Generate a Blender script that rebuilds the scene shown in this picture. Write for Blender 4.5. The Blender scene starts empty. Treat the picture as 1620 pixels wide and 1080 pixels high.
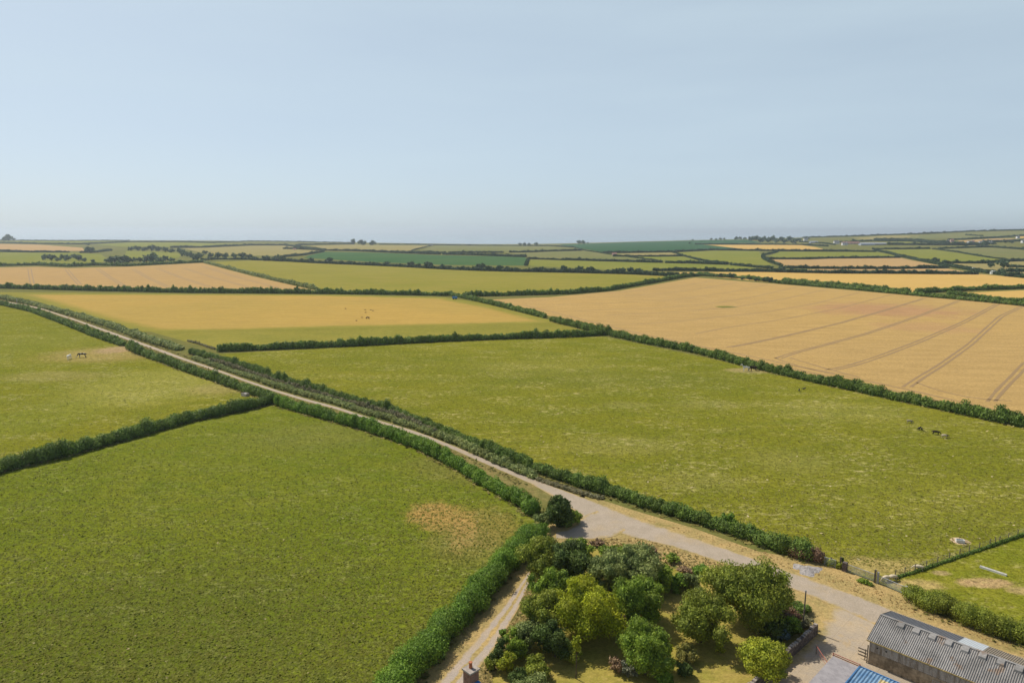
import bpy, bmesh, math, random
import numpy as np
from mathutils import Vector, Matrix
from mathutils.geometry import delaunay_2d_cdt

random.seed(7)
RNG = np.random.default_rng(7)
S = bpy.context.scene
COL = S.collection

# ------------------------------------------------------------------ camera, sky, sun, exposure
H = 50.0                                   # metres above the pasture
F = 1080.0                                 # focal length in photo pixels (24 mm on 36 mm, 1620 px wide)
V0 = 364.0                                 # eye-level line in the photograph
PITCH = math.atan((540 - V0) / F)
cam_d = bpy.data.cameras.new('camera')
cam_d.lens = 24; cam_d.sensor_width = 36; cam_d.clip_start = 0.5; cam_d.clip_end = 120000
cam = bpy.data.objects.new('camera', cam_d); COL.objects.link(cam)
cam.location = (0, 0, H); cam.rotation_euler = (math.pi / 2 - PITCH, 0, 0)
S.camera = cam

SUN_AZ, SUN_EL = math.radians(-47), math.radians(50)     # azimuth from +Y towards +X
VEIL = (5.8, 7.05, 7.75, 1)
W = bpy.data.worlds.new('World'); S.world = W; W.use_nodes = True
wt = W.node_tree; wt.nodes.clear()
sky = wt.nodes.new('ShaderNodeTexSky'); sky.sky_type = 'NISHITA'; sky.sun_disc = False
sky.sun_elevation = SUN_EL; sky.sun_rotation = SUN_AZ
sky.air_density = 0.6; sky.dust_density = 1.6; sky.ozone_density = 2.6; sky.altitude = 60
bg = wt.nodes.new('ShaderNodeBackground'); bg.inputs['Strength'].default_value = 0.108
wo = wt.nodes.new('ShaderNodeOutputWorld')
veil = wt.nodes.new('ShaderNodeMix'); veil.data_type = 'RGBA'      # milky summer veil, thick low down and thin overhead
veil.inputs[7].default_value = VEIL
wtc = wt.nodes.new('ShaderNodeTexCoord'); wsx = wt.nodes.new('ShaderNodeSeparateXYZ'); wmr = wt.nodes.new('ShaderNodeMapRange')
wmr.interpolation_type = 'SMOOTHSTEP'
for k_, q_ in zip(('From Min', 'From Max', 'To Min', 'To Max'), (0.25, 0.75, 0.70, 0.0)): wmr.inputs[k_].default_value = q_
wt.links.new(wtc.outputs['Generated'], wsx.inputs[0]); wt.links.new(wsx.outputs[2], wmr.inputs['Value']); 
wmp = wt.nodes.new('ShaderNodeMapping'); wmp.inputs['Scale'].default_value = (1.3, 1.3, 9.0); wt.links.new(wtc.outputs['Generated'], wmp.inputs[0])
wns = wt.nodes.new('ShaderNodeTexNoise'); wns.inputs['Scale'].default_value = 1.6; wns.inputs['Detail'].default_value = 5; wt.links.new(wmp.outputs[0], wns.inputs['Vector'])
wm2 = wt.nodes.new('ShaderNodeMapRange'); wm2.inputs['From Min'].default_value = .3; wm2.inputs['From Max'].default_value = .7; wm2.inputs['To Min'].default_value = .9; wm2.inputs['To Max'].default_value = 1.08
wml = wt.nodes.new('ShaderNodeMath'); wml.operation = 'MULTIPLY'; wt.links.new(wns.outputs['Fac'], wm2.inputs['Value'])
wt.links.new(wmr.outputs[0], wml.inputs[0]); wt.links.new(wm2.outputs[0], wml.inputs[1]); wt.links.new(wml.outputs[0], veil.inputs[0])
wt.links.new(sky.outputs[0], veil.inputs[6]); wt.links.new(veil.outputs[2], bg.inputs[0]); wt.links.new(bg.outputs[0], wo.inputs[0])

sd = bpy.data.lights.new('sun', 'SUN'); sd.energy = 4.3; sd.angle = math.radians(0.6); sd.color = (1.0, 0.94, 0.84)
so = bpy.data.objects.new('sun', sd); COL.objects.link(so)
sdir = Vector((math.sin(SUN_AZ) * math.cos(SUN_EL), math.cos(SUN_AZ) * math.cos(SUN_EL), math.sin(SUN_EL)))
so.rotation_euler = sdir.to_track_quat('Z', 'Y').to_euler()

S.view_settings.view_transform = 'Standard'; S.view_settings.look = 'None'
S.view_settings.exposure = 0.0; S.view_settings.gamma = 1.0
S.render.engine = 'CYCLES'
S.cycles.max_bounces = 5; S.cycles.diffuse_bounces = 3; S.cycles.glossy_bounces = 2
S.cycles.transmission_bounces = 3; S.cycles.volume_bounces = 0; S.cycles.transparent_max_bounces = 8
S.cycles.use_denoising = True
HAZE_DENSITY = 0.00009

# ------------------------------------------------------------------ terrain
FW = np.array([0, math.cos(PITCH), -math.sin(PITCH)]); UP = np.array([0, math.sin(PITCH), math.cos(PITCH)])
def ray(u, v): return FW + UP * ((540 - v) / F) + np.array([(u - 810) / F, 0, 0])
YS = 3250.0                                # the coast: where the land turns down to the sea
_sky = [(-400, 380), (0, 380), (300, 380.5), (450, 382), (600, 384.5), (700, 386), (800, 387), (880, 386), (1000, 382.6),
        (1100, 380), (1200, 378), (1300, 375), (1400, 371.2), (1500, 367.4), (1620, 363.4), (2100, 352)]
_a, _z = [], []
for u, v in _sky:
    d = ray(u, v); _a.append(d[0] / d[1]); _z.append(H + d[2] / d[1] * YS)
_ai = np.linspace(_a[0], _a[-1], 600); _zi = np.interp(_ai, _a, _z)
_k = np.hanning(61); _k /= _k.sum()
_zi = np.convolve(np.pad(_zi, 30, mode='edge'), _k, mode='valid')
def sstep(t):
    t = np.clip(t, 0, 1); return t * t * (3 - 2 * t)
def tz(x, y):
    x = np.asarray(x, float); y = np.asarray(y, float)
    a = x / np.maximum(y, 1.0)
    zc = np.interp(a, _ai, _zi)
    return zc * sstep((y - 1150) / (YS - 1150)) - (62 + np.maximum(zc, 0)) * sstep((y - YS - 40) / 900)
_ys = np.exp(np.linspace(math.log(20), math.log(YS - 15), 900))
def gp(u, v):
    """ground point seen at photo pixel (u, v)"""
    d = ray(u, v); t = _ys / d[1]
    X = d[0] * t; Z = H + d[2] * t
    g = Z - tz(X, _ys)
    below = np.nonzero(g <= 0)[0]
    if len(below) == 0:
        y = YS - 15
    else:
        i = below[0]
        y = _ys[0] if i == 0 else _ys[i - 1] + (_ys[i] - _ys[i - 1]) * g[i - 1] / (g[i - 1] - g[i])
    x = d[0] / d[1] * y
    return np.array([x, y, float(tz(x, y))])
def gz(u, v, z):
    d = ray(u, v); t = (z - H) / d[2]
    return np.array([d[0] * t, d[1] * t, z])
def gpts(pts): return np.array([gp(u, v) for u, v in pts])
def depth(P): return float((np.asarray(P) - np.array([0, 0, H])) @ FW)

# ------------------------------------------------------------------ small helpers
def tag(o, label=None, cat=None, group=None, kind=None):
    if label: o['label'] = label
    if cat: o['category'] = cat
    if group: o['group'] = group
    if kind: o['kind'] = kind
    return o
def link(o, parent=None):
    COL.objects.link(o)
    if parent: o.parent = parent
    return o
def empty(name, loc, rz=0.0):
    o = bpy.data.objects.new(name, None); o.location = loc; o.rotation_euler = (0, 0, rz); o.empty_display_size = 0.3
    return link(o)
def mesh_obj(name, verts, faces, mats, parent=None, smooth=False, midx=None):
    me = bpy.data.meshes.new(name); me.from_pydata([tuple(map(float, v)) for v in verts], [], faces)
    for m in (mats if isinstance(mats, (list, tuple)) else [mats]): me.materials.append(m)
    if midx is not None: me.polygons.foreach_set('material_index', midx)
    if smooth: me.polygons.foreach_set('use_smooth', [True] * len(me.polygons))
    me.update()
    return link(bpy.data.objects.new(name, me), parent)
class MB:
    """collects boxes, bars and sheets into one mesh"""
    def __init__(s): s.v, s.f, s.m = [], [], []
    def add(s, vs, fs, m=0):
        b = len(s.v); s.v += [tuple(map(float, v)) for v in vs]; s.f += [tuple(b + i for i in f) for f in fs]; s.m += [m] * len(fs)
    def box(s, x0, x1, y0, y1, z0, z1, m=0):
        s.add([(x0,y0,z0),(x1,y0,z0),(x1,y1,z0),(x0,y1,z0),(x0,y0,z1),(x1,y0,z1),(x1,y1,z1),(x0,y1,z1)],
              [(0,3,2,1),(4,5,6,7),(0,1,5,4),(1,2,6,5),(2,3,7,6),(3,0,4,7)], m)
    def tube(s, p, q, r, r2=None, n=8, m=0):
        p, q = Vector(p), Vector(q); r2 = r if r2 is None else r2
        d = (q - p).normalized(); a = d.orthogonal().normalized(); b = d.cross(a)
        vs = [p + (a * math.cos(t) + b * math.sin(t)) * r for t in [2*math.pi*i/n for i in range(n)]]
        vs += [q + (a * math.cos(t) + b * math.sin(t)) * r2 for t in [2*math.pi*i/n for i in range(n)]]
        s.add(vs, [(i, (i+1) % n, n + (i+1) % n, n + i) for i in range(n)] + [tuple(range(n-1, -1, -1)), tuple(range(n, 2*n))], m)
    def build(s, name, mats, parent=None, smooth=False):
        return mesh_obj(name, s.v, s.f, mats, parent, smooth, s.m)

# ------------------------------------------------------------------ materials
def lin(c):
    return tuple(((x / 255) / 12.92 if x / 255 <= 0.04045 else ((x / 255 + 0.055) / 1.055) ** 2.4) for x in c)
class NT:
    def __init__(s, name, rough=0.9, spec=0.15):
        s.mat = bpy.data.materials.new(name); s.mat.use_nodes = True
        s.t = s.mat.node_tree; s.b = s.t.nodes['Principled BSDF']; s.out = s.t.nodes['Material Output']
        s.b.inputs['Roughness'].default_value = rough; s.b.inputs['Specular IOR Level'].default_value = spec
        tc = s.n('ShaderNodeTexCoord'); s.co = tc.outputs['Object']
    def n(s, typ, **kw):
        x = s.t.nodes.new(typ)
        for k, v in kw.items(): setattr(x, k, v)
        return x
    def l(s, a, b): s.t.links.new(a, b)
    def noise(s, scale, detail=3, rough=0.55, vec=None, dist=0.0):
        x = s.n('ShaderNodeTexNoise'); x.inputs['Scale'].default_value = scale; x.inputs['Detail'].default_value = detail
        x.inputs['Roughness'].default_value = rough; x.inputs['Distortion'].default_value = dist
        s.l(vec or s.co, x.inputs['Vector']); return x.outputs['Fac']
    def mapv(s, loc=(0,0,0), rot=0.0, scale=(1,1,1)):
        x = s.n('ShaderNodeMapping'); x.inputs['Location'].default_value = loc
        x.inputs['Rotation'].default_value = (0, 0, rot); x.inputs['Scale'].default_value = scale
        s.l(s.co, x.inputs['Vector']); return x.outputs[0]
    def rng(s, v, a, b, c=0.0, d=1.0):
        x = s.n('ShaderNodeMapRange'); x.interpolation_type = 'SMOOTHSTEP'
        for i, q in zip(('From Min','From Max','To Min','To Max'), (a, b, c, d)): x.inputs[i].default_value = q
        s.l(v, x.inputs['Value']); return x.outputs['Result']
    def math(s, op, a, b=None):
        x = s.n('ShaderNodeMath', operation=op)
        for i, q in enumerate((a, b)):
            if q is None: continue
            if isinstance(q, (int, float)): x.inputs[i].default_value = q
            else: s.l(q, x.inputs[i])
        return x.outputs[0]
    def mix(s, fac, a, b, mode='MIX'):
        x = s.n('ShaderNodeMix', data_type='RGBA', blend_type=mode)
        for k, q in ((0, fac), (6, a), (7, b)):
            if isinstance(q, (int, float)): x.inputs[k].default_value = q
            elif isinstance(q, tuple): x.inputs[k].default_value = (*q, 1)
            else: s.l(q, x.inputs[k])
        return x.outputs[2]
    def val(s, col, fac):
        """multiply colour by a scalar socket"""
        x = s.n('ShaderNodeHueSaturation'); s.l(fac, x.inputs['Value']); s.l(col, x.inputs['Color']); return x.outputs[0]
    def attr(s, name):
        x = s.n('ShaderNodeAttribute', attribute_name=name); return x.outputs['Fac']
    def bump(s, h, strength, dist):
        x = s.n('ShaderNodeBump'); x.inputs['Strength'].default_value = strength; x.inputs['Distance'].default_value = dist
        s.l(h, x.inputs['Height']); s.l(x.outputs[0], s.b.inputs['Normal'])
    def col(s, c): s.l(c, s.b.inputs['Base Color']); return s.mat

def patch_mask(n, c, rx, ry, ang, soft=0.5, wob=0.5, wscale=0.25):
    """1 inside a ragged ellipse on the ground (a worn or dry place in the turf)"""
    mp = n.n('ShaderNodeMapping', vector_type='TEXTURE')
    mp.inputs['Location'].default_value = (c[0], c[1], 0); mp.inputs['Rotation'].default_value = (0, 0, ang)
    mp.inputs['Scale'].default_value = (rx, ry, 1e6)
    n.l(n.co, mp.inputs['Vector'])
    ln = n.n('ShaderNodeVectorMath', operation='LENGTH'); n.l(mp.outputs[0], ln.inputs[0])
    d = n.math('ADD', ln.outputs['Value'], n.math('MULTIPLY', n.math('SUBTRACT', n.noise(wscale * 1.6, 9, 0.84), 0.5), wob * 4.4))
    return n.rng(d, 1.0 - soft * .7, 1.0 + soft * .7, 1.0, 0.0)

def grass(name, c1, c2, c3, big=0.012, mid=0.06, fine=0.9, contrast=0.35, straw=None, straw_amt=0.0, rot=0.6, st=2.0,
          patches=(), bump=0.5, midmix=0.55):
    n = NT(name, 0.95, 0.0)
    v = n.mapv(rot=rot, scale=(1, st, 1))
    c = n.mix(n.rng(n.noise(big, 4, 0.55), 0.36, 0.64), c1, c2)
    c = n.mix(n.math('MULTIPLY', n.rng(n.noise(mid, 6, 0.62, v, 0.6), 0.42, 0.66), midmix), c, c3)
    for (cc, rx, ry, ang, colr, amt, soft, wob) in patches:
        c = n.mix(n.math('MULTIPLY', patch_mask(n, cc, rx, ry, ang, soft, wob), amt), c, colr)
    v2 = n.mapv(rot=rot + 1.1, scale=(1, 1.35, 1))
    f = n.noise(fine * .8, 8, 0.8, v2, .3)
    f2 = n.noise(fine * 2.6, 4, 0.65, v)
    k = n.math('ADD', n.math('MULTIPLY', f, 0.6), n.math('MULTIPLY', f2, 0.4))
    if straw is not None:
        sm = n.math('MULTIPLY', n.rng(n.noise(fine * .5, 7, 0.78, v, .5), 0.49, 0.64), n.rng(n.noise(mid * .9, 7, 0.7, v), 0.45, 0.60))
        c = n.mix(n.math('MULTIPLY', sm, straw_amt), c, straw)
    # coarse darker tussocks
    tu = n.rng(n.noise(fine * .16, 8, 0.78, v2, .8), .46, .66)
    c = n.mix(n.math('MULTIPLY', tu, .24), c, tuple(x * q for x, q in zip(c3, (.72, .82, .8))))
    c = n.val(c, n.rng(k, 0.37, 0.63, 1 - contrast, 1 + contrast))
    if bump: n.bump(k, bump, 0.3)
    return n.col(c)

def crop(name, c1, c2, big=0.01, fine=0.5, contrast=0.10, rot=0.0, st=6.0, bump=0.25, patches=(), margin=None):
    n = NT(name, 0.95, 0.0)
    v = n.mapv(rot=rot, scale=(1, st, 1))
    c = n.mix(n.rng(n.noise(big, 4, 0.5), 0.35, 0.65), c1, c2)
    for (cc, rx, ry, ang, colr, amt, soft, wob) in patches:
        c = n.mix(n.math('MULTIPLY', patch_mask(n, cc, rx, ry, ang, soft, wob, 0.04), amt), c, colr)
    if margin: c = n.mix(n.rng(n.math('ADD', n.attr('inside'), n.math('MULTIPLY', n.math('SUBTRACT', n.noise(.10, 8, .75, v), .5), 1.1)), .22, .8), margin, c)
    k = n.math('ADD', n.math('MULTIPLY', n.noise(fine, 4, 0.65, v), 0.6), n.math('MULTIPLY', n.noise(2.2, 3, 0.6), 0.4))
    c = n.val(c, n.rng(k, 0.37, 0.63, 1 - contrast, 1 + contrast))
    c = n.val(c, n.rng(n.noise(.05, 7, .72, n.mapv(rot=rot, scale=(1, st * 1.6, 1)), .4), .36, .64, .92, 1.07))
    if bump: n.bump(k, bump, 0.3)
    return n.col(c)

def plain(name, c, rough=0.8, spec=0.2, var=0.15, scale=3.0, metal=0.0, dirt=None, dirt_amt=0.5, dscale=0.8):
    n = NT(name, rough, spec); n.b.inputs['Metallic'].default_value = metal
    base = n.n('ShaderNodeRGB'); base.outputs[0].default_value = (*c, 1); cc = base.outputs[0]
    if dirt: cc = n.mix(n.math('MULTIPLY', n.rng(n.noise(dscale, 5, 0.65), 0.45, 0.68), dirt_amt), cc, dirt)
    cc = n.val(cc, n.rng(n.noise(scale, 4, 0.6), 0.3, 0.7, 1 - var, 1 + var))
    return n.col(cc)

_fol = {}
def foliage(name, c, c2=None, transl=0.25, var=0.35, spec=0.22):
    if name in _fol: return _fol[name]
    c2 = c2 or tuple(x * 1.35 for x in c)
    n = NT(name, 0.65, spec)
    t = n.attr('tint')
    cl = n.mix(t, c, c2)
    cl = n.mix(n.rng(n.noise(0.35, 3, 0.6), 0.35, 0.65, 0, 0.5), cl, tuple(0.5 * (a + b) * f for a, b, f in zip(c, c2, (1.15, 0.95, 0.9))))
    cl = n.val(cl, n.rng(t, 0, 1, 1 - var, 1 + var))
    n.l(cl, n.b.inputs['Base Color'])
    tr = n.n('ShaderNodeBsdfTranslucent'); n.l(cl, tr.inputs['Color'])
    ms = n.n('ShaderNodeMixShader'); ms.inputs[0].default_value = transl
    n.l(n.b.outputs[0], ms.inputs[1]); n.l(tr.outputs[0], ms.inputs[2]); n.l(ms.outputs[0], n.out.inputs['Surface'])
    _fol[name] = n.mat; return n.mat

# ------------------------------------------------------------------ ground sheets
def sheet(name, poly, mat, lift=0.004, grid=None, kind='structure', px=True, fade=0):
    P = gpts(poly) if px else np.array([(x, y, 0) for x, y in poly], float)
    xy = [(float(a), float(b)) for a, b in P[:, :2]]
    dist = float(np.mean(P[:, 1])); ymax = P[:, 1].max()
    n = len(xy)
    verts = [Vector(q) for q in xy]
    ed = [(i, (i + 1) % n) for i in range(n)]
    if ymax > 1000 or fade:                         # follow the rolling ground
        g = grid or 55.0
        # subdivide long edges
        vv = []
        for i in range(n):
            a, b = np.array(xy[i]), np.array(xy[(i+1) % n]); m = max(1, int(np.linalg.norm(b - a) / g))
            for k in range(m): vv.append(Vector(tuple(a + (b - a) * k / m)))
        n = len(vv); ed = [(i, (i+1) % n) for i in range(n)]; verts = vv
        lo, hi = P[:, :2].min(0), P[:, :2].max(0)
        gx, gy = np.meshgrid(np.arange(lo[0], hi[0], g), np.arange(lo[1], hi[1], g))
        verts = verts + [Vector((float(a) + 0.37, float(b) + 0.53)) for a, b in zip(gx.ravel(), gy.ravel())]
    vo, eo, fo, _, _, _ = delaunay_2d_cdt(verts, ed, [list(range(n))], 1, 1e-4)
    X = np.array([(v.x, v.y) for v in vo])
    Z = tz(X[:, 0], X[:, 1]) + lift + np.maximum(0, X[:, 1] - 900) * 0.00022
    faces = []
    for f in fo:
        a, b, c = (X[i] for i in f[:3])
        faces.append(tuple(f) if (b[0]-a[0])*(c[1]-a[1])-(b[1]-a[1])*(c[0]-a[0]) > 0 else tuple(reversed(f)))
    o = mesh_obj(name, np.column_stack([X, Z]), faces, mat)
    if fade:
        A = np.array(xy); B = np.roll(A, -1, 0); AB = B - A
        t = np.clip(((X[:, None] - A[None]) * AB).sum(2) / (AB ** 2).sum(1), 0, 1)
        dd = np.linalg.norm(X[:, None] - (A + t[..., None] * AB), axis=2).min(1)
        o.data.attributes.new('inside', 'FLOAT', 'POINT').data.foreach_set('value', np.clip(dd / fade, 0, 1))
    return tag(o, kind=kind)

def ribbon(name, left, right, mat, lift, nseg=90, across=9, rag=0.12, kind='structure'):
    """strip of ground between two edges given in photo pixels; carries 'across' (-1..1)"""
    def resample(p, n):
        d = np.r_[0, np.cumsum(np.linalg.norm(np.diff(p[:, :2], axis=0), axis=1))]; s = np.linspace(0, d[-1], n)
        q = np.column_stack([np.interp(s, d, p[:, k]) for k in range(2)])
        k = np.array([1, 2, 3, 2, 1.]) / 9
        for c in range(2):
            w = np.convolve(np.pad(q[:, c], 2, mode='reflect', reflect_type='odd'), k, mode='valid'); q[:, c] = w
        return q
    L, R = resample(gpts(left), nseg), resample(gpts(right), nseg)
    vs, fs, at = [], [], []
    for i in range(nseg):
        for j in range(across):
            t = j / (across - 1); p = L[i] * (1 - t) + R[i] * t
            vs.append((p[0], p[1], float(tz(p[0], p[1])) + lift)); at.append(2 * t - 1)
    for i in range(nseg - 1):
        for j in range(across - 1):
            a = i * across + j; f = (a, a + 1, a + across + 1, a + across)
            A, B, D = (np.array(vs[k]) for k in (f[0], f[1], f[3]))
            fs.append(f if np.cross(B - A, D - A)[2] > 0 else f[::-1])
    o = mesh_obj(name, vs, fs, mat)
    o.data.attributes.new('across', 'FLOAT', 'POINT').data.foreach_set('value', at)
    return tag(o, kind=kind)

# base land
yy = np.r_[-300, -100, 0, 60, np.arange(120, 1150, 80), np.arange(1150, 4400, 45)]
xx = np.arange(-5200, 5200, 65.0)
V, FC = [], []
for y in yy:
    z = tz(xx, np.full_like(xx, y)); V += list(zip(xx, np.full_like(xx, y), z))
nx = len(xx)
for i in range(len(yy) - 1):
    for j in range(nx - 1):
        a = i * nx + j; FC.append((a, a + 1, a + nx + 1, a + nx))
G = dict(
  base=grass('rough_pasture', (.155,.155,.042), (.185,.165,.05), (.12,.14,.035), contrast=.2),
)
land = mesh_obj('ground', V, FC, G['base'], smooth=True); tag(land, kind='structure')

# sea
n = NT('sea_water', 0.12, 0.5); n.b.inputs['Base Color'].default_value = (.16, .25, .31, 1)
n.bump(n.noise(0.02, 6, 0.7), 0.12, 1.0)
sea = mesh_obj('sea', [(-45000, 2600, -60), (45000, 2600, -60), (45000, 48000, -60), (-45000, 48000, -60)], [(0, 1, 2, 3)], n.mat)
tag(sea, kind='structure')

# ------------------------------------------------------------------ fields
def ell(u, v, ru, rv, ang=0.0):
    """ground ellipse under a photo ellipse: centre, half sizes"""
    c = gp(u, v); rx = np.linalg.norm(gp(u + ru, v) - c); ry = abs(gp(u, v - rv)[1] - gp(u, v + rv)[1]) / 2
    return c, rx, ry, ang
STRAW = (.50, .36, .16); SOIL = (.36, .22, .12)
def P_(e, colr, amt=.7, soft=.5, wob=.5): return (*e, colr, amt, soft, wob)

G['near'] = grass('short_pasture_grass', (0.140,0.164,0.013), (0.168,0.181,0.018), (0.114,0.150,0.013), big=.02, mid=.09, fine=1.1, contrast=.42,
    straw=(.36,.33,.13), straw_amt=.5, rot=-.7, st=1.9, bump=.55, patches=[
    P_(ell(690,815,42,22,.5), (.40,.24,.075), .85, .5, .45), P_(ell(760,835,65,34), (.30,.21,.06), .6, .6, .6), P_(ell(735,840,20,26), (.42,.25,.08), .7, .6, .6),
    P_(ell(740,745,110,18,-.5), (.21,.18,.05), .5, .7, .5), P_(ell(250,1000,260,120), (.105,.125,.016), .6, .8, .4),
    P_(ell(500,690,120,22), (.19,.185,.04), .5, .7, .4), P_(ell(740,860,60,30), (.24,.19,.06), .45, .7, .5)])
G['left'] = grass('grazed_grass', (0.181,0.182,0.015), (0.211,0.198,0.020), (0.139,0.157,0.013), big=.016, mid=.06, fine=.9, contrast=.42,
    straw=(.48,.42,.18), straw_amt=.75, rot=.2, st=2.0, bump=.6, patches=[
    P_(ell(170,560,90,12), (.36,.26,.09), .7, .6, .5), P_(ell(90,595,80,8), (.30,.25,.08), .5, .6, .5), P_(ell(240,610,110,30), (.30,.28,.06), .6, .6, .4),
    P_(ell(350,615,50,9), (.36,.28,.11), .5, .7, .5), P_(ell(185,553,28,6), (.42,.28,.16), .7, .5, .4), P_(ell(60,540,90,16), (.19,.195,.026), .6, .7, .4),
    P_(ell(60,660,70,30), (.19,.205,.026), .5, .7, .4)])
G['mid'] = grass('pasture_grass', (0.173,0.174,0.017), (0.211,0.200,0.021), (0.141,0.158,0.016), big=.012, mid=.055, fine=.9, contrast=.48,
    straw=(.47,.40,.16), straw_amt=.85, rot=.1, st=2.0, bump=.7, patches=[
    P_(ell(980,705,90,14), (.36,.31,.10), 0.25, .7, .7), P_(ell(850,580,120,12), (.27,.25,.06), 0.25, .7, .6), P_(ell(1320,650,100,16), (.32,.29,.08), 0.28, .7, .6),
    P_(ell(1480,790,150,40), (.27,.25,.035), 0.28, .7, .5), P_(ell(1120,640,60,7), (.33,.29,.10), 0.25, .7, .6), P_(ell(990,640,40,5), (.36,.31,.11), 0.25, .7, .6),
    P_(ell(1390,895,70,14), (.42,.31,.12), .7, .6, .6), P_(ell(1519,856,14,6), (.55,.40,.25), .95, .25, .3), P_(ell(1190,586,40,4), (.38,.29,.13), .7, .5, .4),
    P_(ell(980,600,200,14), (.145,.155,.024), .5, .8, .4), P_(ell(1250,730,60,18), (.40,.35,.13), 0.17, .8, .8), P_(ell(1100,760,80,14), (.40,.34,.12), 0.17, .8, .8)])
G['paddock'] = grass('paddock_grass', (0.183,0.192,0.018), (0.229,0.213,0.024), (0.143,0.165,0.014), big=.03, mid=.12, fine=1.2, contrast=.5,
    straw=(.45,.38,.14), straw_amt=.6, rot=.3, st=1.6, bump=.7, patches=[
    P_(ell(1560,922,45,8), (.46,.30,.15), .85, .4, .4), P_(ell(1490,906,14,4), (.42,.30,.15), .7, .5, .4), P_(ell(1450,925,45,9), (.46,.33,.13), .8, .6, .5),
    P_(ell(1620,935,25,7), (.46,.32,.15), .7, .5, .4)])
G['meadow'] = grass('cut_meadow_margin', (.235,.21,.038), (.27,.235,.045), (.20,.195,.034), big=.012, mid=.03, fine=.5, contrast=.16, bump=.3)
G['hay'] = crop('dry_mown_hay', (0.442,0.290,0.074), (0.395,0.274,0.071), big=.008, fine=.35, contrast=.09, rot=0, st=4, margin=(.25,.225,.042))
G['wheat'] = crop('ripe_wheat', (0.427,0.284,0.108), (0.450,0.296,0.105), big=.006, fine=.8, contrast=.20, rot=.9, st=2.6, bump=.6, patches=[
    P_(ell(1400,490,100,10), (.40,.225,.115), .75, .7, .9), P_(ell(1470,518,70,7), (.42,.245,.12), .5, .8, .9), P_(ell(1150,485.5,15,1.6), (.16,.17,.035), .95, .4, .4),
    P_(ell(900,462,60,3), (.45,.26,.13), .6, .6, .7)])
G['wheat_b'] = crop('ripe_barley', (0.414,0.271,0.110), (0.437,0.283,0.110), big=.006, fine=.3, contrast=.06, rot=.2, st=3)
G['middle'] = grass('silage_grass', (0.259,0.233,0.040), (0.229,0.215,0.034), (0.296,0.237,0.053), big=.008, mid=.022, fine=.3, contrast=.10, rot=.1, st=4, bump=.2, midmix=.7)
G['gold'] = crop('golden_barley', (0.570,0.366,0.116), (0.534,0.348,0.101), big=.004, fine=.12, contrast=.07, rot=0, st=6)
G['pinkwheat'] = crop('pale_wheat', (0.450,0.292,0.125), (0.426,0.278,0.118), big=.004, fine=.12, contrast=.05)
G['lush'] = crop('green_root_crop', (0.054,0.119,0.043), (0.068,0.130,0.043), big=.006, fine=.2, contrast=.10, bump=.2)
G['teal'] = crop('dark_green_crop', (0.037,0.099,0.042), (0.044,0.105,0.041), big=.004, fine=.1, contrast=.07, bump=.2)
G['fgreen'] = grass('far_green_grass', (0.200,0.211,0.037), (0.229,0.222,0.044), (0.178,0.200,0.033), big=.006, mid=.02, fine=.2, contrast=.08, bump=0)
G['fdull'] = grass('far_dull_grass', (0.173,0.180,0.061), (0.202,0.187,0.072), (0.151,0.173,0.050), big=.006, mid=.02, fine=.2, contrast=.08, bump=0)
G['ftan'] = grass('far_tan_grass', (0.289,0.242,0.086), (0.312,0.250,0.101), (0.257,0.234,0.078), big=.006, mid=.02, fine=.2, contrast=.08, bump=0)

sheet('pasture', [(-700,900),(0,748),(120,718),(300,668),(440,640),(560,672),(700,722),(770,770),(845,822),(853,848),(800,905),(700,1015),(640,1085),(560,1250),(-500,1400)], G['near'], .02)
sheet('pasture', [(-500,370+30),(-300,440),(0,482),(60,495),(140,520),(200,545),(320,585),(432,628),(300,667),(120,717),(0,747),(-700,895)], G['left'], .02)
sheet('pasture', [(345,560),(500,551),(700,541),(955,532),(1000,541),(1200,583),(1400,626),(1620,676),(1800,716),(2300,800),(2100,760),(1620,846),(1520,880),(1430,911),(1393,921),(1336,899),(1295,882),(1200,862),(1100,825),(960,772),(870,747),(760,718),(640,660),(560,630),(450,603),(360,566)], G['mid'], .02)
sheet('paddock', [(1432,912),(1520,881),(1620,847),(1800,790),(2300,800),(2300,1100),(1700,1060),(1620,1005),(1520,975),(1440,943),(1394,922)], G['paddock'], .02)
sheet('meadow', [(-120,462),(0,462),(300,465),(530,466),(700,470),(760,478),(860,505),(940,525),(960,531),(700,540),(500,549),(350,556),(310,545),(200,514),(100,484),(0,466)], G['meadow'], .02)
sheet('mown_hay', [(15,464.5),(300,465),(500,466),(705,470.5),(790,486),(890,511),(700,516),(500,520),(350,525),(225,525),(140,503),(70,480)], G['hay'], .06, grid=4.0, fade=18.0)
WHEAT = [(772,474),(870,470),(980,460),(1060,446),(1100,439),(1240,450),(1450,468),(1620,484),(1900,510),(2300,750),(1800,713),(1620,671),(1400,619),(1200,576),(1020,540),(980,529),(900,508),(830,489)]
sheet('wheat_field', WHEAT, G['wheat'], .02)
sheet('wheat_field', [(-200,424),(0,423),(60,422),(110,424),(200,422),(320,416),(400,437),(497,459),(300,459),(0,453),(-250,448)], G['wheat_b'], .02)
sheet('grass_field', [(328,415),(400,412),(450,413),(600,421),(750,428),(800,430),(1000,434),(1085,438),(1040,446),(960,460),(900,464),(740,467),(510,461),(400,436)], G['middle'], .02)
sheet('golden_field', [(1055,431),(1230,430),(1310,432),(1545,433),(1620,440),(1800,452),(1800,470),(1620,457),(1450,464),(1240,449),(1130,438)], G['gold'], .02)
sheet('golden_field', [(1500,464),(1620,459),(1800,462),(1800,490),(1620,477)], G['gold'], .02)
sheet('crop_field', [(490,404),(515,398.5),(600,400),(700,404),(760,405),(830,406.5),(834,410),(830,420),(700,419),(600,415),(480,408)], G['lush'], .02)
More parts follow.
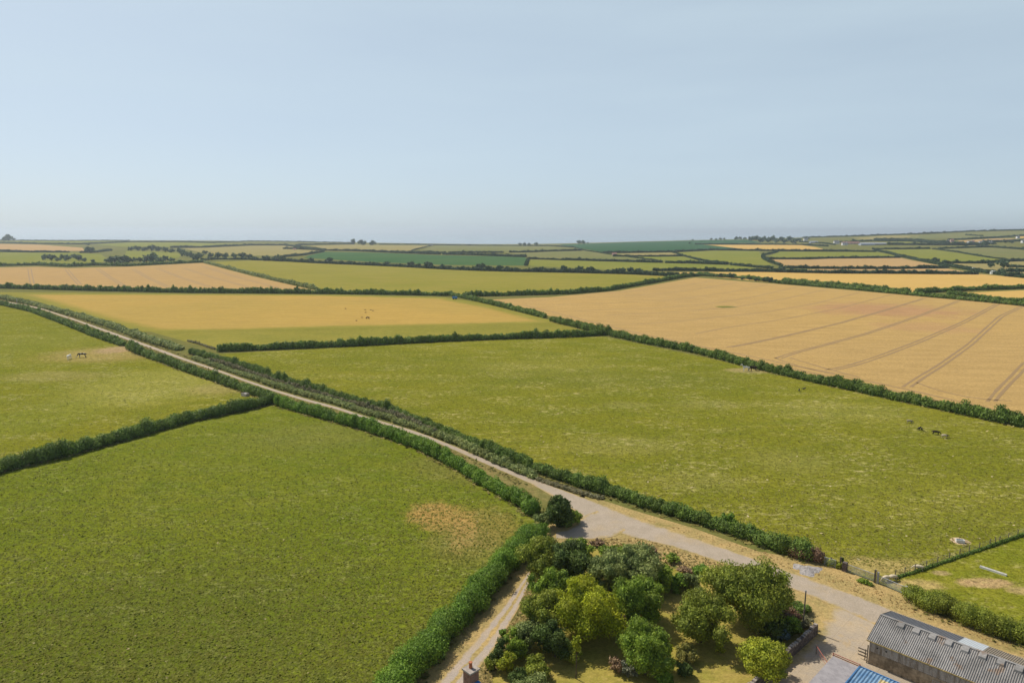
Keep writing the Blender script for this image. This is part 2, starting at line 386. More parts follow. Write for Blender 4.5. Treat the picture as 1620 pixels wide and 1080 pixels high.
sheet('grass_field', [(832,420),(838,411),(895,412),(950,413.5),(1045,416),(1150,419),(1205,425),(1200,429),(1060,428),(980,427)], G['fgreen'], .02)
sheet('grass_field', [(805,400),(850,399),(925,397),(985,405),(1040,413.5),(950,411.5),(895,410),(836,408.5)], G['fdull'], .02)
sheet('crop_field', [(885,387),(1000,383.3),(1120,380.3),(1180,379.3),(1205,384),(1105,386),(1118,388),(1180,395),(1130,395),(1065,398.5),(955,399.5),(905,391)], G['teal'], .02)
sheet('golden_field', [(1120,387.5),(1265,387.5),(1290,391),(1312,396.5),(1205,396),(1170,393.5)], G['gold'], .02)
sheet('grass_field', [(1068,400),(1130,396.5),(1200,397.5),(1205,404),(1209,411),(1222,420),(1150,416),(1105,410),(1083,404.5)], G['fgreen'], .02)
sheet('grass_field', [(1212,407.5),(1232,398.5),(1385,398.5),(1425,405),(1310,407.5),(1280,409)], G['fgreen'], .02)
sheet('wheat_field', [(1215,410.5),(1280,410.5),(1310,409),(1425,408),(1500,423),(1415,424),(1300,424),(1243,422)], G['pinkwheat'], .02)
sheet('wheat_field', [(1247,427),(1300,425.5),(1500,425),(1545,432),(1310,431)], G['pinkwheat'], .02)
sheet('grass_field', [(1395,395.5),(1470,394),(1550,405),(1590,410.5),(1493,415.5),(1460,410)], G['fgreen'], .02)
sheet('grass_field', [(1485,393.5),(1550,391),(1620,395),(1750,400),(1750,412),(1620,411),(1592,410)], G['fdull'], .02)
sheet('grass_field', [(1495,417),(1560,416),(1620,413),(1750,412),(1750,432),(1600,432),(1560,430)], G['ftan'], .02)
sheet('grass_field', [(1050,412),(1000,406.5),(1080,406),(1105,412),(1150,417.5),(1060,415)], G['fgreen'], .02)
sheet('grass_field', [(965,403),(1000,400.5),(1064,399.5),(1080,404.5),(985,405)], G['ftan'], .02)
sheet('wheat_field', [(-150,386),(0,386),(60,387),(130,392),(135,397),(110,397),(45,398),(0,397),(-150,397)], G['pinkwheat'], .02)
sheet('grass_field', [(-150,399),(0,399),(110,400),(160,402),(175,414),(110,418),(0,417),(-150,417)], G['fgreen'], .02)
sheet('grass_field', [(150,387),(205,383.5),(280,383.5),(340,385),(400,386.5),(320,390),(275,390.5),(200,391)], G['fgreen'], .02)
sheet('grass_field', [(290,393),(320,392),(400,388.5),(450,388.5),(475,392),(515,396),(505,398),(450,405),(360,404),(320,400)], G['ftan'], .02)
sheet('grass_field', [(490,389),(555,387),(600,388),(680,388.5),(660,395),(640,398.5),(600,397),(520,394.5)], G['ftan'], .02)
sheet('grass_field', [(690,388.5),(800,389),(870,389.5),(905,392),(850,397),(795,398.5),(703,399),(665,397)], G['fdull'], .02)
sheet('grass_field', [(0,381.5),(130,381.5),(200,381.3),(130,384.5),(60,384),(0,382.5)], G['fgreen'], .02)
sheet('grass_field', [(200,397),(250,398),(290,401),(282,408),(230,411),(195,412)], G['fgreen'], .02)
sheet('grass_field', [(1440,374),(1500,370.5),(1620,365.5),(1700,363),(1700,369),(1620,371.5),(1525,377),(1440,378)], G['fdull'], .02)
sheet('wheat_field', [(1515,381),(1575,377.5),(1610,378),(1560,382.5),(1520,383.5)], G['pinkwheat'], .02)
sheet('golden_field', [(1345,377),(1400,373),(1455,373),(1450,375.5),(1370,379)], G['ftan'], .02)
sheet('grass_field', [(1380,384),(1440,382),(1470,385),(1400,386)], G['fgreen'], .02)
sheet('golden_field', [(1605,374.5),(1650,372.5),(1660,375),(1610,377)], G['gold'], .02)

# wheel tracks through the corn, shade between the stalks painted into their brown
n = NT('soil_and_stalk_shade'); TRK = n.col(n.mix(n.noise(.3, 3), (.27,.175,.08), (.33,.22,.10)))
def tramlines(name, lines, w):
    vs, fs = [], []
    for ln in lines:
        p = gpts(ln)[:, :2]
        d = np.r_[0, np.cumsum(np.linalg.norm(np.diff(p, axis=0), axis=1))]
        s = np.linspace(0, d[-1], max(3, int(d[-1] / 6)))
        q = np.column_stack([np.interp(s, d, p[:, k]) for k in range(2)])
        for _ in range(3): q[1:-1] = (q[:-2] + 2 * q[1:-1] + q[2:]) / 4
        t = np.gradient(q, axis=0); t /= np.linalg.norm(t, axis=1)[:, None] + 1e-9; nn = np.column_stack([-t[:, 1], t[:, 0]])
        b = len(vs)
        for a, m in zip(q, nn):
            ww = w * (0.75 + 0.5 * RNG.random())
            for sgn in (-1, 1):
                r = a + m * ww / 2 * sgn; vs.append((r[0], r[1], float(tz(*r)) + .05))
        for i in range(len(q) - 1): fs.append((b + 2*i, b + 2*i + 1, b + 2*i + 3, b + 2*i + 2))
    fs = [f if np.cross(np.array(vs[f[1]]) - vs[f[0]], np.array(vs[f[2]]) - vs[f[0]])[2] > 0 else f[::-1] for f in fs]
    return tag(mesh_obj(name, vs, fs, TRK), kind='structure')
def pair(pts, dx): return [pts, [(u + dx(i / (len(pts) - 1)), v) for i, (u, v) in enumerate(pts)]]
TL = []
for pts, d0, d1 in [
    ([(1625,455+25),(1580,500),(1530,545),(1480,580),(1450,597),(1428,612)], 6, 13), ([(1575,481),(1520,510),(1450,540),(1380,566),(1325,583),(1305,585)], 6, 16),
    ([(1514,476),(1450,500),(1370,527),(1300,546),(1250,558),(1226,567)], 5, 10), ([(1460,472),(1400,490),(1330,510),(1250,529),(1180,544),(1150,549)], 4, 8),
    ([(1660,556),(1620,572),(1600,594),(1578,615),(1562,635)], 12, 12)]:
    TL += pair(pts, lambda t, a=d0, b=d1: a + (b - a) * t)
TL += [[(1410,466),(1330,487),(1240,505),(1150,518),(1100,528)], [(1362,462),(1290,480),(1210,494),(1120,503),(1040,512),(960,514)], [(1310,457),(1240,473),(1160,486),(1080,493),(960,499)],
       [(1262,454),(1190,470),(1130,480),(1040,487),(910,492)], [(1215,450),(1150,463),(1070,474),(980,479),(880,482)], [(1165,447),(1100,458),(1040,465),(960,470),(850,475)],
       [(1130,444),(1080,452),(1000,461),(900,467)],
       [(830,483),(900,500),(1000,525),(1100,546),(1200,566),(1300,588),(1400,608),(1500,631),(1620,658)],[(1000,528),(1100,550),(1200,571),(1300,593),(1400,614),(1500,637),(1620,665)], [(1250,566),(1330,590),(1360,597)],
       [(1450,605),(1500,625),(1560,636),(1600,634)], [(1226,566),(1280,587),(1320,590)]]
tramlines('wheel_track', TL, .95)
TL = []
for a, b in [((44,425),(48,449)), ((103,426),(123,450)), ((152,425),(193,452)), ((208,426),(263,454)), ((245,424),(330,454)), ((288,424),(390,454)), ((318,421),(440,456))]:
    m = ((a[0]*.55+b[0]*.45), (a[1]*.5+b[1]*.5)); TL += pair([a, m, b], lambda t: 5 + t)
tramlines('wheel_track', TL, 1.15)

# ------------------------------------------------------------------ lane, verge, yard
def straw_nodes(n):
    c = n.mix(n.rng(n.noise(.25, 5, .65), .38, .62), (.46,.32,.125), (.36,.27,.10))
    c = n.mix(n.math('MULTIPLY', n.rng(n.noise(.16, 4, .6), .54, .68), .7), c, (.20,.185,.05))
    k = n.noise(2.6, 5, .7)
    return n.val(c, n.rng(k, .28, .72, .72, 1.28)), k
n = NT('dry_verge_grass'); c, k = straw_nodes(n); n.bump(k, .8, .2); VERGE = n.col(c)
def road_mat(name, ruts, g1, g2, edge=.62):
    n = NT(name); s, k = straw_nodes(n)
    a = n.math('ABSOLUTE', n.attr('across'))
    g = n.mix(n.rng(n.noise(.4, 5, .65), .35, .65), g1, g2)
    g = n.mix(n.math('MULTIPLY', n.rng(n.noise(.12, 4, .6), .5, .68), .55), g, (.44,.33,.19))
    g = n.val(g, n.rng(n.noise(6, 4, .7), .3, .7, .86, 1.14))
    w = n.math('MULTIPLY', n.math('SUBTRACT', n.noise(.45, 5, .7), .5), .9)
    m = n.rng(n.math('ADD', a, w), edge - .12, edge + .2, 1, 0)
    if ruts:
        w2 = n.math('MULTIPLY', n.math('SUBTRACT', n.noise(.7, 5, .7), .5), .7)
        m = n.math('MULTIPLY', m, n.rng(n.math('ADD', a, w2), .12, .30, 0, 1))
    n.bump(k, .5, .1)
    return n.col(n.mix(m, s, g))
R1 = road_mat('gravel_lane', False, (.36,.295,.215), (.41,.335,.25), .84)
R2 = road_mat('rutted_lane', True, (.40,.335,.27), (.45,.36,.27), .78)
sheet('dry_verge', [(848,838),(880,826),(902,815),(915,800),(890,785),(930,783),(1000,806),(1100,836),(1200,872),(1290,887),(1336,902),(1392,924),(1440,944),(1520,979),(1620,1013),(1800,1085),(1800,1300),(1000,1300),(1190,1080),(1288,990),(1255,950),(1210,920),(1100,905),(1040,885),(940,862),(860,862)], VERGE, .02)
sheet('dry_verge', [(830,880),(845,905),(815,960),(775,1020),(760,1080),(760,1300),(560,1300),(640,1090),(700,1015),(790,915)], VERGE, .02)
WEEDY = grass('weedy_lane_verge', (.20,.18,.06), (.26,.20,.075), (.14,.15,.04), big=.05, mid=.2, fine=1.2, contrast=.35, bump=.5)
sheet('dry_verge', [(0,470),(100,496),(200,533),(290,563),(310,570),(470,630),(560,652),(690,700),(800,742),(925,782),(925,800),(880,800),(800,765),(690,718),(560,668),(430,622),(320,582),(205,543),(60,491),(0,478)], WEEDY, .02)
LANE = [(-10,474.5,3),(40,483,3.2),(68,489,3.6),(94,498,4),(123,507.5,4.5),(148,516.5,5.5),(173,525.5,6.5),(197,534,7),(227,545,7.5),(258,556,7.7),(289,567.5,6.5),(320,578,5.6),(350,588,5.6),(371,596,5.8),(397,605,6),(435,618,6.5),(462,626,6.6),(486,633.5,6.6),(532,645,7),(579,661,7.6),(625,674.5,8.2),(662,686,9.2),(700,701,10.5),(736,716,12),(772,732,13.5),(809,747,14.5),(846,763,16)]
ribbon('lane', [(u, v - t * .28) for u, v, t in LANE] + [(870,772-4),(935,791),(1000,818),(1100,851),(1200,886),(1300,922),(1400,959),(1500,998),(1620,1040),(1720,1075)],
       [(u, v + t * .28) for u, v, t in LANE] + [(900,801),(925,824),(980,846),(1060,862),(1150,893),(1240,925),(1330,962),(1420,1005),(1520,1050),(1560,1075)], R1, .045, 220, 11)
ribbon('lane', [(945,808),(925,815),(915,828),(900,838),(880,842)], [(990,838),(975,848),(950,852),(915,853),(880,852)], R1, .055, 24, 9)
ribbon('lane', [(836,905),(800,955),(745,1020),(688,1085),(640,1150)], [(845,905),(822,960),(786,1020),(738,1085),(700,1150)], R2, .05, 60, 13)
n = NT('concrete_yard'); sw, kk = straw_nodes(n)
c = n.mix(n.rng(n.noise(.18, 6, .65), .38, .62), (.45,.355,.235), (.38,.315,.235))
c = n.mix(n.math('MULTIPLY', n.rng(n.noise(.5, 6, .75), .52, .68), .6), c, (.46,.33,.17))
bk = n.n('ShaderNodeTexBrick'); bk.offset = 0
n.l(n.mapv(rot=.8), bk.inputs['Vector']); bk.inputs['Scale'].default_value = .16; bk.inputs['Mortar Size'].default_value = .004
bk.inputs['Color1'].default_value = bk.inputs['Color2'].default_value = (1, 1, 1, 1); bk.inputs['Mortar'].default_value = (.82, .8, .77, 1)
c = n.mix(1.0, c, bk.outputs[0], 'MULTIPLY')
c = n.val(c, n.rng(n.noise(5, 5, .75), .3, .7, .86, 1.14))
c = n.mix(n.rng(n.math('ADD', n.attr('inside'), n.math('MULTIPLY', n.math('SUBTRACT', n.noise(.4, 8, .75), .5), 1.6)), .2, .8), sw, c); YARD = n.col(c)
sheet('farmyard', [(1285,1000),(1306,958),(1352,952),(1400,978),(1440,1000),(1700,1180),(1500,1300),(1050,1300),(1188,1085)], YARD, .035, grid=.8, fade=2.6)
LAWN = grass('dry_lawn', (.33,.275,.055), (.39,.295,.08), (.26,.245,.04), big=.05, mid=.25, fine=1.6, contrast=.25, straw=(.48,.34,.12), straw_amt=.6, bump=.5)
sheet('lawn', [(855,868),(940,868),(1040,890),(1100,910),(1215,925),(1255,955),(1286,992),(1195,1078),(1060,1300),(780,1300),(775,1080),(790,1020),(825,965),(848,905)], LAWN, .03)
n = NT('ash_rubble'); k = n.noise(1.6, 6, .7); n.bump(k, 1.0, .4)
ASH = n.col(n.val(n.mix(n.noise(.5, 4), (.46,.42,.38), (.34,.31,.29)), n.rng(k, .3, .7, .75, 1.25)))

# ------------------------------------------------------------------ foliage builders
def leaf_quads(P, N, size, spread=0.75):
    m = len(P)
    nn = N + spread * RNG.normal(size=(m, 3)); nn /= np.linalg.norm(nn, axis=1)[:, None] + 1e-9
    t = np.cross(nn, RNG.normal(size=(m, 3))); t /= np.linalg.norm(t, axis=1)[:, None] + 1e-9
    b = np.cross(nn, t)
    L = (size * (0.65 + 0.7 * RNG.random(m)))[:, None] if np.ndim(size) == 0 else (size * (0.65 + 0.7 * RNG.random(m)))[:, None]
    w = L * 0.62; fold = nn * L * 0.12
    return np.stack([P + t * L / 2, P + b * w / 2 - fold, P - t * L / 2, P - b * w / 2 - fold], axis=1)
def quads_to_mesh(name, Q, tint, mat, extra=None):
    """Q (N,4,3) leaves with a tint each; extra = (verts, quad faces) for an inner mass"""
    nv = Q.reshape(-1, 3); tv = np.repeat(tint, 4)
    nq = len(Q); fi = np.arange(nq * 4)
    if extra is not None and len(extra[0]):
        fi = np.r_[fi, (np.asarray(extra[1]).ravel() + len(nv))]; nv = np.vstack([nv, extra[0]]); tv = np.r_[tv, np.full(len(extra[0]), .35)]
        nq += len(extra[1])
    me = bpy.data.meshes.new(name)
    me.vertices.add(len(nv)); me.vertices.foreach_set('co', nv.astype(np.float32).ravel())
    me.loops.add(nq * 4); me.loops.foreach_set('vertex_index', fi.astype(np.int32))
    me.polygons.add(nq); me.polygons.foreach_set('loop_start', np.arange(nq, dtype=np.int32) * 4)
    me.materials.append(mat)
    me.update(calc_edges=True)
    me.attributes.new('tint', 'FLOAT', 'POINT').data.foreach_set('value', tv.astype(np.float32))
    return me
_ph = [(-1.5 + 3 * np.random.default_rng(k).random(3), 6.28 * np.random.default_rng(k + 50).random()) for k in range(6)]
def lump(P, s):
    return sum(np.sin(P @ k / s * 2.2 + p) for k, p in _ph) / 6
def ell_core(C, R, nu=8, nv=5):
    """quads of ellipsoids (centres C, radii R), poles closed with tiny quads"""
    th = np.linspace(0, 2 * np.pi, nu, endpoint=False); ph = np.linspace(-1.45, 1.45, nv)
    u = np.array([[math.cos(p) * math.cos(t), math.cos(p) * math.sin(t), math.sin(p)] for p in ph for t in th])
    q = np.array([(i*nu+j, i*nu+(j+1) % nu, (i+1)*nu+(j+1) % nu, (i+1)*nu+j) for i in range(nv-1) for j in range(nu)] +
                 [((nv-1)*nu+j, (nv-1)*nu+j+1, (nv-1)*nu+j+2, (nv-1)*nu+(j+3) % nu) for j in range(0, nu-2, 2)])
    V = (C[:, None, :] + R[:, None, :] * u[None]).reshape(-1, 3)
    Fq = (q[None] + (np.arange(len(C)) * len(u))[:, None, None]).reshape(-1, 4)
    return V, Fq
def bush_cloud(C, R, size, density, zmin=-0.35, spread=.75, rough=.22):
    """leaves over ellipsoids (C centres, R radii); returns quads and tints"""
    Ps, Ns, T = [], [], []
    for c, r in zip(C, R):
        rm = (r[0] * r[1] * r[2]) ** (1 / 3); sz = size if np.ndim(size) == 0 else size[0]
        m = max(6, int(density * 4 * math.pi * rm * rm * .8 / (sz * sz * .31)))
        d = RNG.normal(size=(m * 2, 3)); d /= np.linalg.norm(d, axis=1)[:, None]; d = d[d[:, 2] > zmin][:m]
        p = c + r * d * (0.92 + rough * (RNG.random((len(d), 1)) - .5) * 2)
        p = p + d * (lump(p, rm * .9)[:, None] * rm * .25)
        n_ = d / r; n_ /= np.linalg.norm(n_, axis=1)[:, None]
        Ps.append(p); Ns.append(n_); T.append(np.clip(RNG.random() * .45 + RNG.random(len(d)) * .55, 0, 1))
    P, N_, T = np.vstack(Ps), np.vstack(Ns), np.concatenate(T)
    return leaf_quads(P, N_, size, spread), T

FOL = dict(
  hedge=foliage('hedge_leaves', (0.103,0.179,0.032), (0.202,0.294,0.050)),
  hedge_far=foliage('far_hedge_leaves', (0.037,0.075,0.029), (0.067,0.119,0.039)),
  bramble=foliage('bramble_leaves', (0.181,0.266,0.076), (0.380,0.408,0.141)),
  reed=foliage('dry_stalk_bramble', (0.170,0.180,0.080), (0.360,0.330,0.180), var=.25),
  lush=foliage('lush_hedge_leaves', (0.108,0.218,0.026), (0.232,0.367,0.038)),
  dead=foliage('dead_bracken', (0.163,0.094,0.056), (0.275,0.175,0.100), .1),
  dark=foliage('dark_tree_leaves', (0.060,0.108,0.023), (0.126,0.179,0.036)),
  olive=foliage('olive_tree_leaves', (0.156,0.212,0.026), (0.296,0.336,0.038)),
  grey=foliage('grey_green_leaves', (0.152,0.217,0.062), (0.318,0.370,0.115)),
  yellow=foliage('yellow_green_leaves', (.21,.28,.014), (.43,.46,.022)),
  bright=foliage('bright_green_leaves', (0.237,0.306,0.026), (0.472,0.496,0.038)),
  mid=foliage('mid_green_leaves', (0.141,0.235,0.026), (0.265,0.367,0.036)),
  pale=foliage('pale_topiary_leaves', (0.199,0.211,0.044), (0.366,0.336,0.087)),
  purple=foliage('purple_leaves', (0.075,0.022,0.037), (0.125,0.037,0.062)),
  blue=foliage('blue_conifer_leaves', (0.088,0.150,0.150), (0.150,0.225,0.225)),
  dryshrub=foliage('dry_shrub_leaves', (0.250,0.163,0.088), (0.400,0.288,0.163), .15),
  blossom=foliage('white_flower_leaves', (0.070,0.100,0.030), (0.300,0.300,0.220), .2),
  far=foliage('far_tree_leaves', (0.051,0.097,0.045), (0.090,0.157,0.062)),
  fargrey=foliage('far_pale_tree_leaves', (0.100,0.166,0.077), (0.163,0.235,0.110)),
)
def along(pts, px=True):
    p = gpts(pts)[:, :2] if px else np.array(pts, float)
    d = np.r_[0, np.cumsum(np.linalg.norm(np.diff(p, axis=0), axis=1))]
    return p, d
NEARH = []
def hedge(pts, h, w, label, cat='hedge', mat='hedge', gap=None, density=1.0, group=None, name='hedge', step=None, leaf=None, flat=False):
    p, d = along(pts); Ltot = d[-1]
    if group == 'field hedges round the near pastures' and p[:, 1].max() < 420: NEARH.append(pts)
    dep = float(np.median([depth((q[0], q[1], 0)) for q in p]))
    sz = leaf or float(np.clip(dep * .0021, .17, 2.0))
    st = step or max(w * .34, sz * 1.1, Ltot / 1100)
    s = np.arange(st * .3, Ltot, st); s = s + RNG.uniform(-.25, .25, len(s)) * st
    s = np.clip(s, 0, Ltot)
    c = np.column_stack([np.interp(s, d, p[:, k]) for k in range(2)])
    slow = np.interp(s, np.arange(0, Ltot + 30, 9.0), RNG.uniform(.72, 1.2, len(np.arange(0, Ltot + 30, 9.0))))
    hh = h * slow * RNG.uniform(.8, 1.2, len(s)) * np.where(RNG.random(len(s)) < .07, 1.32, 1.0); ww = w * .5 * RNG.uniform(.8, 1.15, len(s))
    c = c + RNG.normal(size=c.shape) * w * .07
    R = np.column_stack([np.maximum(ww, st * .7), np.maximum(ww, st * .7), hh * .56])
    C = np.column_stack([c, tz(c[:, 0], c[:, 1]) + hh * .46])
    if Ltot / st < 1100 and w > 1.0:          # a second, offset row of smaller shoots breaks the outline
        k = RNG.random(len(s)) < .55
        C2 = C[k] + np.column_stack([RNG.uniform(-.35, .35, (k.sum(), 2)) * w, hh[k] * RNG.uniform(-.1, .32, k.sum())])
        R2 = R[k] * RNG.uniform(.35, .6, (k.sum(), 1))
        C, R = np.vstack([C, C2]), np.vstack([R, R2])
    Q, T = bush_cloud(C, R, sz, density, zmin=-.75)
    core = ell_core(C, R * .84, 7, 4)
    o = bpy.data.objects.new(name, quads_to_mesh(name, Q, T, FOL[mat], core)); link(o)
    return tag(o, label, cat, group)

def crown_mesh(name, Wd, Hc, mat, size, nclump=26, density=1.0, shape=1.0, seed_core=True):
    """crown around the origin: Wd wide, Hc high"""
    R0 = np.array([Wd / 2, Wd / 2, Hc / 2])
    d = RNG.normal(size=(nclump, 3)); d /= np.linalg.norm(d, axis=1)[:, None]; d[:, 2] = d[:, 2] * .9 + .08
    nclump = int(nclump * 1.35)
    d = RNG.normal(size=(nclump, 3)); d /= np.linalg.norm(d, axis=1)[:, None]; d[:, 2] = d[:, 2] * .9 + .08
    k = RNG.uniform(.42, .90, (nclump, 1)) * (1 + .26 * lump(d + RNG.uniform(-9, 9, 3), .5)[:, None] * 2)
    C = d * R0 * k; r = RNG.uniform(.14, .36, nclump) * Wd / 2
    R = np.column_stack([r, r, r * min(1.0, Hc / Wd + .15)])
    C = np.vstack([C, [[0, 0, 0]]]); R = np.vstack([R, [R0 * .45]])
    Q, T = bush_cloud(C, R, size, density, zmin=-.9, spread=.7, rough=.3)
    keep = np.ones(len(Q), bool)
    core = ell_core(C, R * .70, 8, 5)
    return quads_to_mesh(name, Q, T, FOL[mat], core)
BARK = plain('tree_bark', (.10,.075,.05), .9, .1, .3, 4)
def trunk_mesh(Hb, Ht, r, spread, nl=5):
    m = MB(); m.tube((0,0,-.2), (0,0,Hb), r, r * .75)
    for i in range(nl):
        a = 6.283 * i / nl + RNG.uniform(-.4, .4)
        q = (math.cos(a) * spread, math.sin(a) * spread, Hb + (Ht - Hb) * RNG.uniform(.45, .85))
        m.tube((0, 0, Hb * RNG.uniform(.75, 1.0)), q, r * .5, r * .15, 6)
    return m
def tree_at(base, Wd, Ht, mat, label, cat='tree', name='tree', bole=.06, nclump=26, size=None, group=None, density=1.0):
    base = np.asarray(base, float); dep = depth(base)
    size = size or float(np.clip(dep * .0031, .24, 3.0))
    r = empty(name, base); tag(r, label, cat, group)
    Hc = Ht * (1 - bole)
    cm = crown_mesh('crown', Wd, Hc, mat, size, nclump, density)
    c = link(bpy.data.objects.new('crown', cm), r); c.location = (0, 0, Ht - Hc / 2)
    trunk_mesh(Ht * max(bole, .12) + .2, Ht * .8, max(.06, Wd * .028), Wd * .28).build('trunk', BARK, r)
    return r
def blob_base(cx, cy, w, asp):
    """ground point and size of a roundish plant whose picture is w pixels wide, centred at (cx, cy)"""
    z = 1.5
    for _ in range(12):
        P = gz(cx, cy, z); Wd = w * depth(P) / F; z = Wd * asp / 2
    return np.array([P[0], P[1], 0.0]), Wd, Wd * asp

# ------------------------------------------------------------------ hedges near the lane
NG = 'field hedges round the near pastures'
hedge([(-60,763),(0,745),(120,716),(300,666),(400,645),(438,635)], 3.0, 3.4, 'thick dark hedge between the two left-hand pastures, meeting the lane', group=NG)
hedge([(-30,474),(0,481.5),(49,492.5),(99,511),(148,531),(196,547)], 2.6, 2.8, 'low hedge left of the far lane, ending at a bare gateway', group=NG)
hedge([(204,551),(220,559),(258,572.5),(297,587),(335,600),(381,616.5),(400,623),(424,631)], 2.6, 2.7, 'hedge left of the lane from the bare gateway to the hedge corner', group=NG)
hedge([(440,640),(486,653.5),(533,666.5),(579,679.5),(625,694.5),(662,708),(699,727),(717,735),(754,758),(791,780),(828,799),(846,814)], 2.5, 2.7, 'rounded hedge left of the lane from the corner to the holly tree', mat='lush', group=NG)
hedge([(846,850),(815,884),(790,912),(745,962),(700,1010),(660,1056),(610,1115)], 2.6, 3.6, 'bright green hedge between the near pasture and the rutted garden lane', mat='lush', group=NG, leaf=.21)
hedge([(-20,468.5),(0,471.5),(49,481.5),(93,493.0),(123,501.5),(148,508.5),(197,524.5),(227,536.5),(258,546.5),(284,554.0)], 2.3, 4.0, 'straggly bramble hedge right of the far lane, beside the cut meadow', mat='bramble', group=NG)
hedge([(303,559),(332,567),(353,571.5),(371,579),(410,592.5),(440,605),(486,618),(533,631),(579,642.5),(625,657),(662,671),(699,686),(736,700),(791,724),(828,737),(865,751),(902,763),(939,774),(977,785),(1014,798),(1081,819),(1125,832),(1162,843),(1199,857),(1236,871.5),(1285,887)], 2.4, 2.5, 'long hedge right of the lane below the big central pasture', mat='hedge', group=NG)
hedge([(306,567.6),(340,579.6),(371,589.6),(410,602.6),(440,613.1),(486,626.6),(533,638.6),(579,653.1),(625,666.6),(662,678.6),(708,696.6),(736,707.6),(773,725.6),(810,741.6),(847,755.6)], 1.4, 2.1, 'lower grey-green bramble bank along the right kerb of the lane', mat='bramble', cat='bramble bank', name='bramble_bank')
hedge([(330,572),(371,583.5),(410,597),(440,608),(486,621),(533,634),(579,647),(625,661),(690,688)], 1.7, 1.2, 'strip of pale dry stalks between the bramble bank and the long hedge', mat='reed', cat='weeds', name='dry_weeds', density=.45)
hedge([(850,759),(880,769),(920,781),(950,789)], .6, 1.3, 'pale dry weeds at the right of the lane above the junction', mat='reed', cat='weeds', name='dry_weeds', density=.7)
hedge([(348,556),(420,553),(500,550),(600,545),(700,540),(800,536),(900,533),(955,530)], 3.0, 3.0, 'dark straight hedge between the cut meadow and the big central pasture', group=NG)
hedge([(872,508),(900,515),(960,530),(1020,543),(1100,558),(1200,584),(1300,607),(1400,628),(1500,650),(1620,676),(1760,705),(2000,760)], 2.9, 3.0, 'long dark hedge dividing the central pasture from the big wheat field', group=NG)
hedge([(705,466),(740,473),(800,487),(862,503)], 2.6, 3.4, 'hedge between the dry hay and the top corner of the wheat field', mat='hedge', group=NG)
hedge([(-120,453),(0,456),(150,460),(300,463),(420,464),(530,465),(620,466),(705,468)], 3.6, 3.6, 'dark level hedge along the top of the dry hay field', group=NG)
hedge([(322,415),(350,422),(400,435),(450,447),(500,458)], 3.0, 3.5, 'slanting hedge between the left wheat field and the yellow-green field', mat='bramble', group=NG)
hedge([(735,469),(800,468),(900,465),(960,460),(1000,453),(1040,446),(1080,439),(1110,436)], 3.4, 3.4, 'curving dark hedge along the top left edge of the big wheat field', group=NG)
hedge([(1105,436),(1180,441),(1240,449),(1340,457),(1450,468),(1540,476),(1620,484),(1900,509)], 3.0, 4.5, 'dark hedge along the far edge of the big wheat field', group=NG)
hedge([(1240,445.5),(1290,450),(1340,455),(1390,460),(1436,464)], 3.6, 5.5, 'green scrubby hedge behind the far edge of the wheat, under the golden strip', mat='hedge', group=NG)
hedge([(1449,464),(1500,461),(1560,458.5),(1620,456.5),(1800,453)], 3.4, 4.5, 'brownish hedge splitting the golden strip at the right edge', group=NG)
hedge([(1500,466),(1560,472),(1620,477.5),(1760,490)], 2.6, 4.0, 'low green hedge below the small golden triangle at the right edge', mat='hedge', group=NG)
hedge([(-120,418),(0,421),(60,419.5),(110,422),(150,420),(200,421),(260,418),(322,415)], 4.0, 5.0, 'scrubby dark hedge along the top of the left wheat field', group=NG)
hedge([(1442,948),(1480,963),(1520,980),(1570,999),(1620,1016),(1700,1048)], 2.4, 3.0, 'loose hedge between the paddock and the verge behind the barn', mat='olive', group=NG)
hedge([(1250,876),(1275,884),(1298,890)], 2.1, 2.6, 'heap of dead brown bracken at the end of the long hedge beside the gates', mat='dead', cat='dead bush', name='dead_bush', density=.6)
hedge([(1305,890),(1328,899)], 1.0, 1.2, 'pale green weeds below the little mesh gate', mat='bright', cat='weeds', name='weed_clump', density=.5)
hedge([(1358,920),(1380,926)], .6, 1.0, 'low weeds on the verge between the two field gates', mat='mid', cat='weeds', name='weed_clump', density=.5)
hedge([(297,540),(312,544),(330,550),(340,553)], 1.0, .8, 'thin broken fence-line of bushes by the hay field gateway', mat='reed', cat='hedge', density=.6)

# ------------------------------------------------------------------ rough grass along the hedge feet, tufts in the near pastures (uncountable)
def grass_cards(P, h, lean, name, c, c2, var=.3):
    m = len(P); hh = h * RNG.uniform(.5, 1.5, m)
    N = np.column_stack([np.full(m, lean[0]), np.full(m, lean[1]), np.ones(m)])
    Q = leaf_quads(P + np.column_stack([np.zeros((m, 2)), hh * .35]), N, hh * 1.9, .34)
    Q[:, :, 2] = np.maximum(Q[:, :, 2], .03)
    o = link(bpy.data.objects.new(name, quads_to_mesh(name, Q, RNG.random(m), foliage('blades_%03d' % len(_fol), c, c2, .3, var, .02)))); return tag(o, kind='stuff')
FEET = []
def foot(pts, off, wd, n_per_m=7):
    p, d = along(pts); n_ = int(d[-1] * n_per_m); s_ = RNG.uniform(0, d[-1], n_)
    c = np.column_stack([np.interp(s_, d, p[:, k]) for k in range(2)])
    e = np.column_stack([np.interp(s_ + .5, d, p[:, k]) - np.interp(s_ - .5, d, p[:, k]) for k in range(2)]); e /= np.linalg.norm(e, axis=1)[:, None] + 1e-9
    o_ = RNG.normal(size=n_) * wd + off * np.sign(RNG.random(n_) - .5)
    q = c + np.column_stack([-e[:, 1], e[:, 0]]) * o_[:, None]; FEET.append(np.column_stack([q, np.zeros(n_)]))
for ob_pts in NEARH: foot(ob_pts, 1.35, .45)
foot([(u, v) for u, v, t in LANE], 2.3, .5, 9)
grass_cards(np.vstack(FEET), .42, (.0, -.1), 'rank_grass', (.12,.14,.03), (.34,.29,.10), .25)
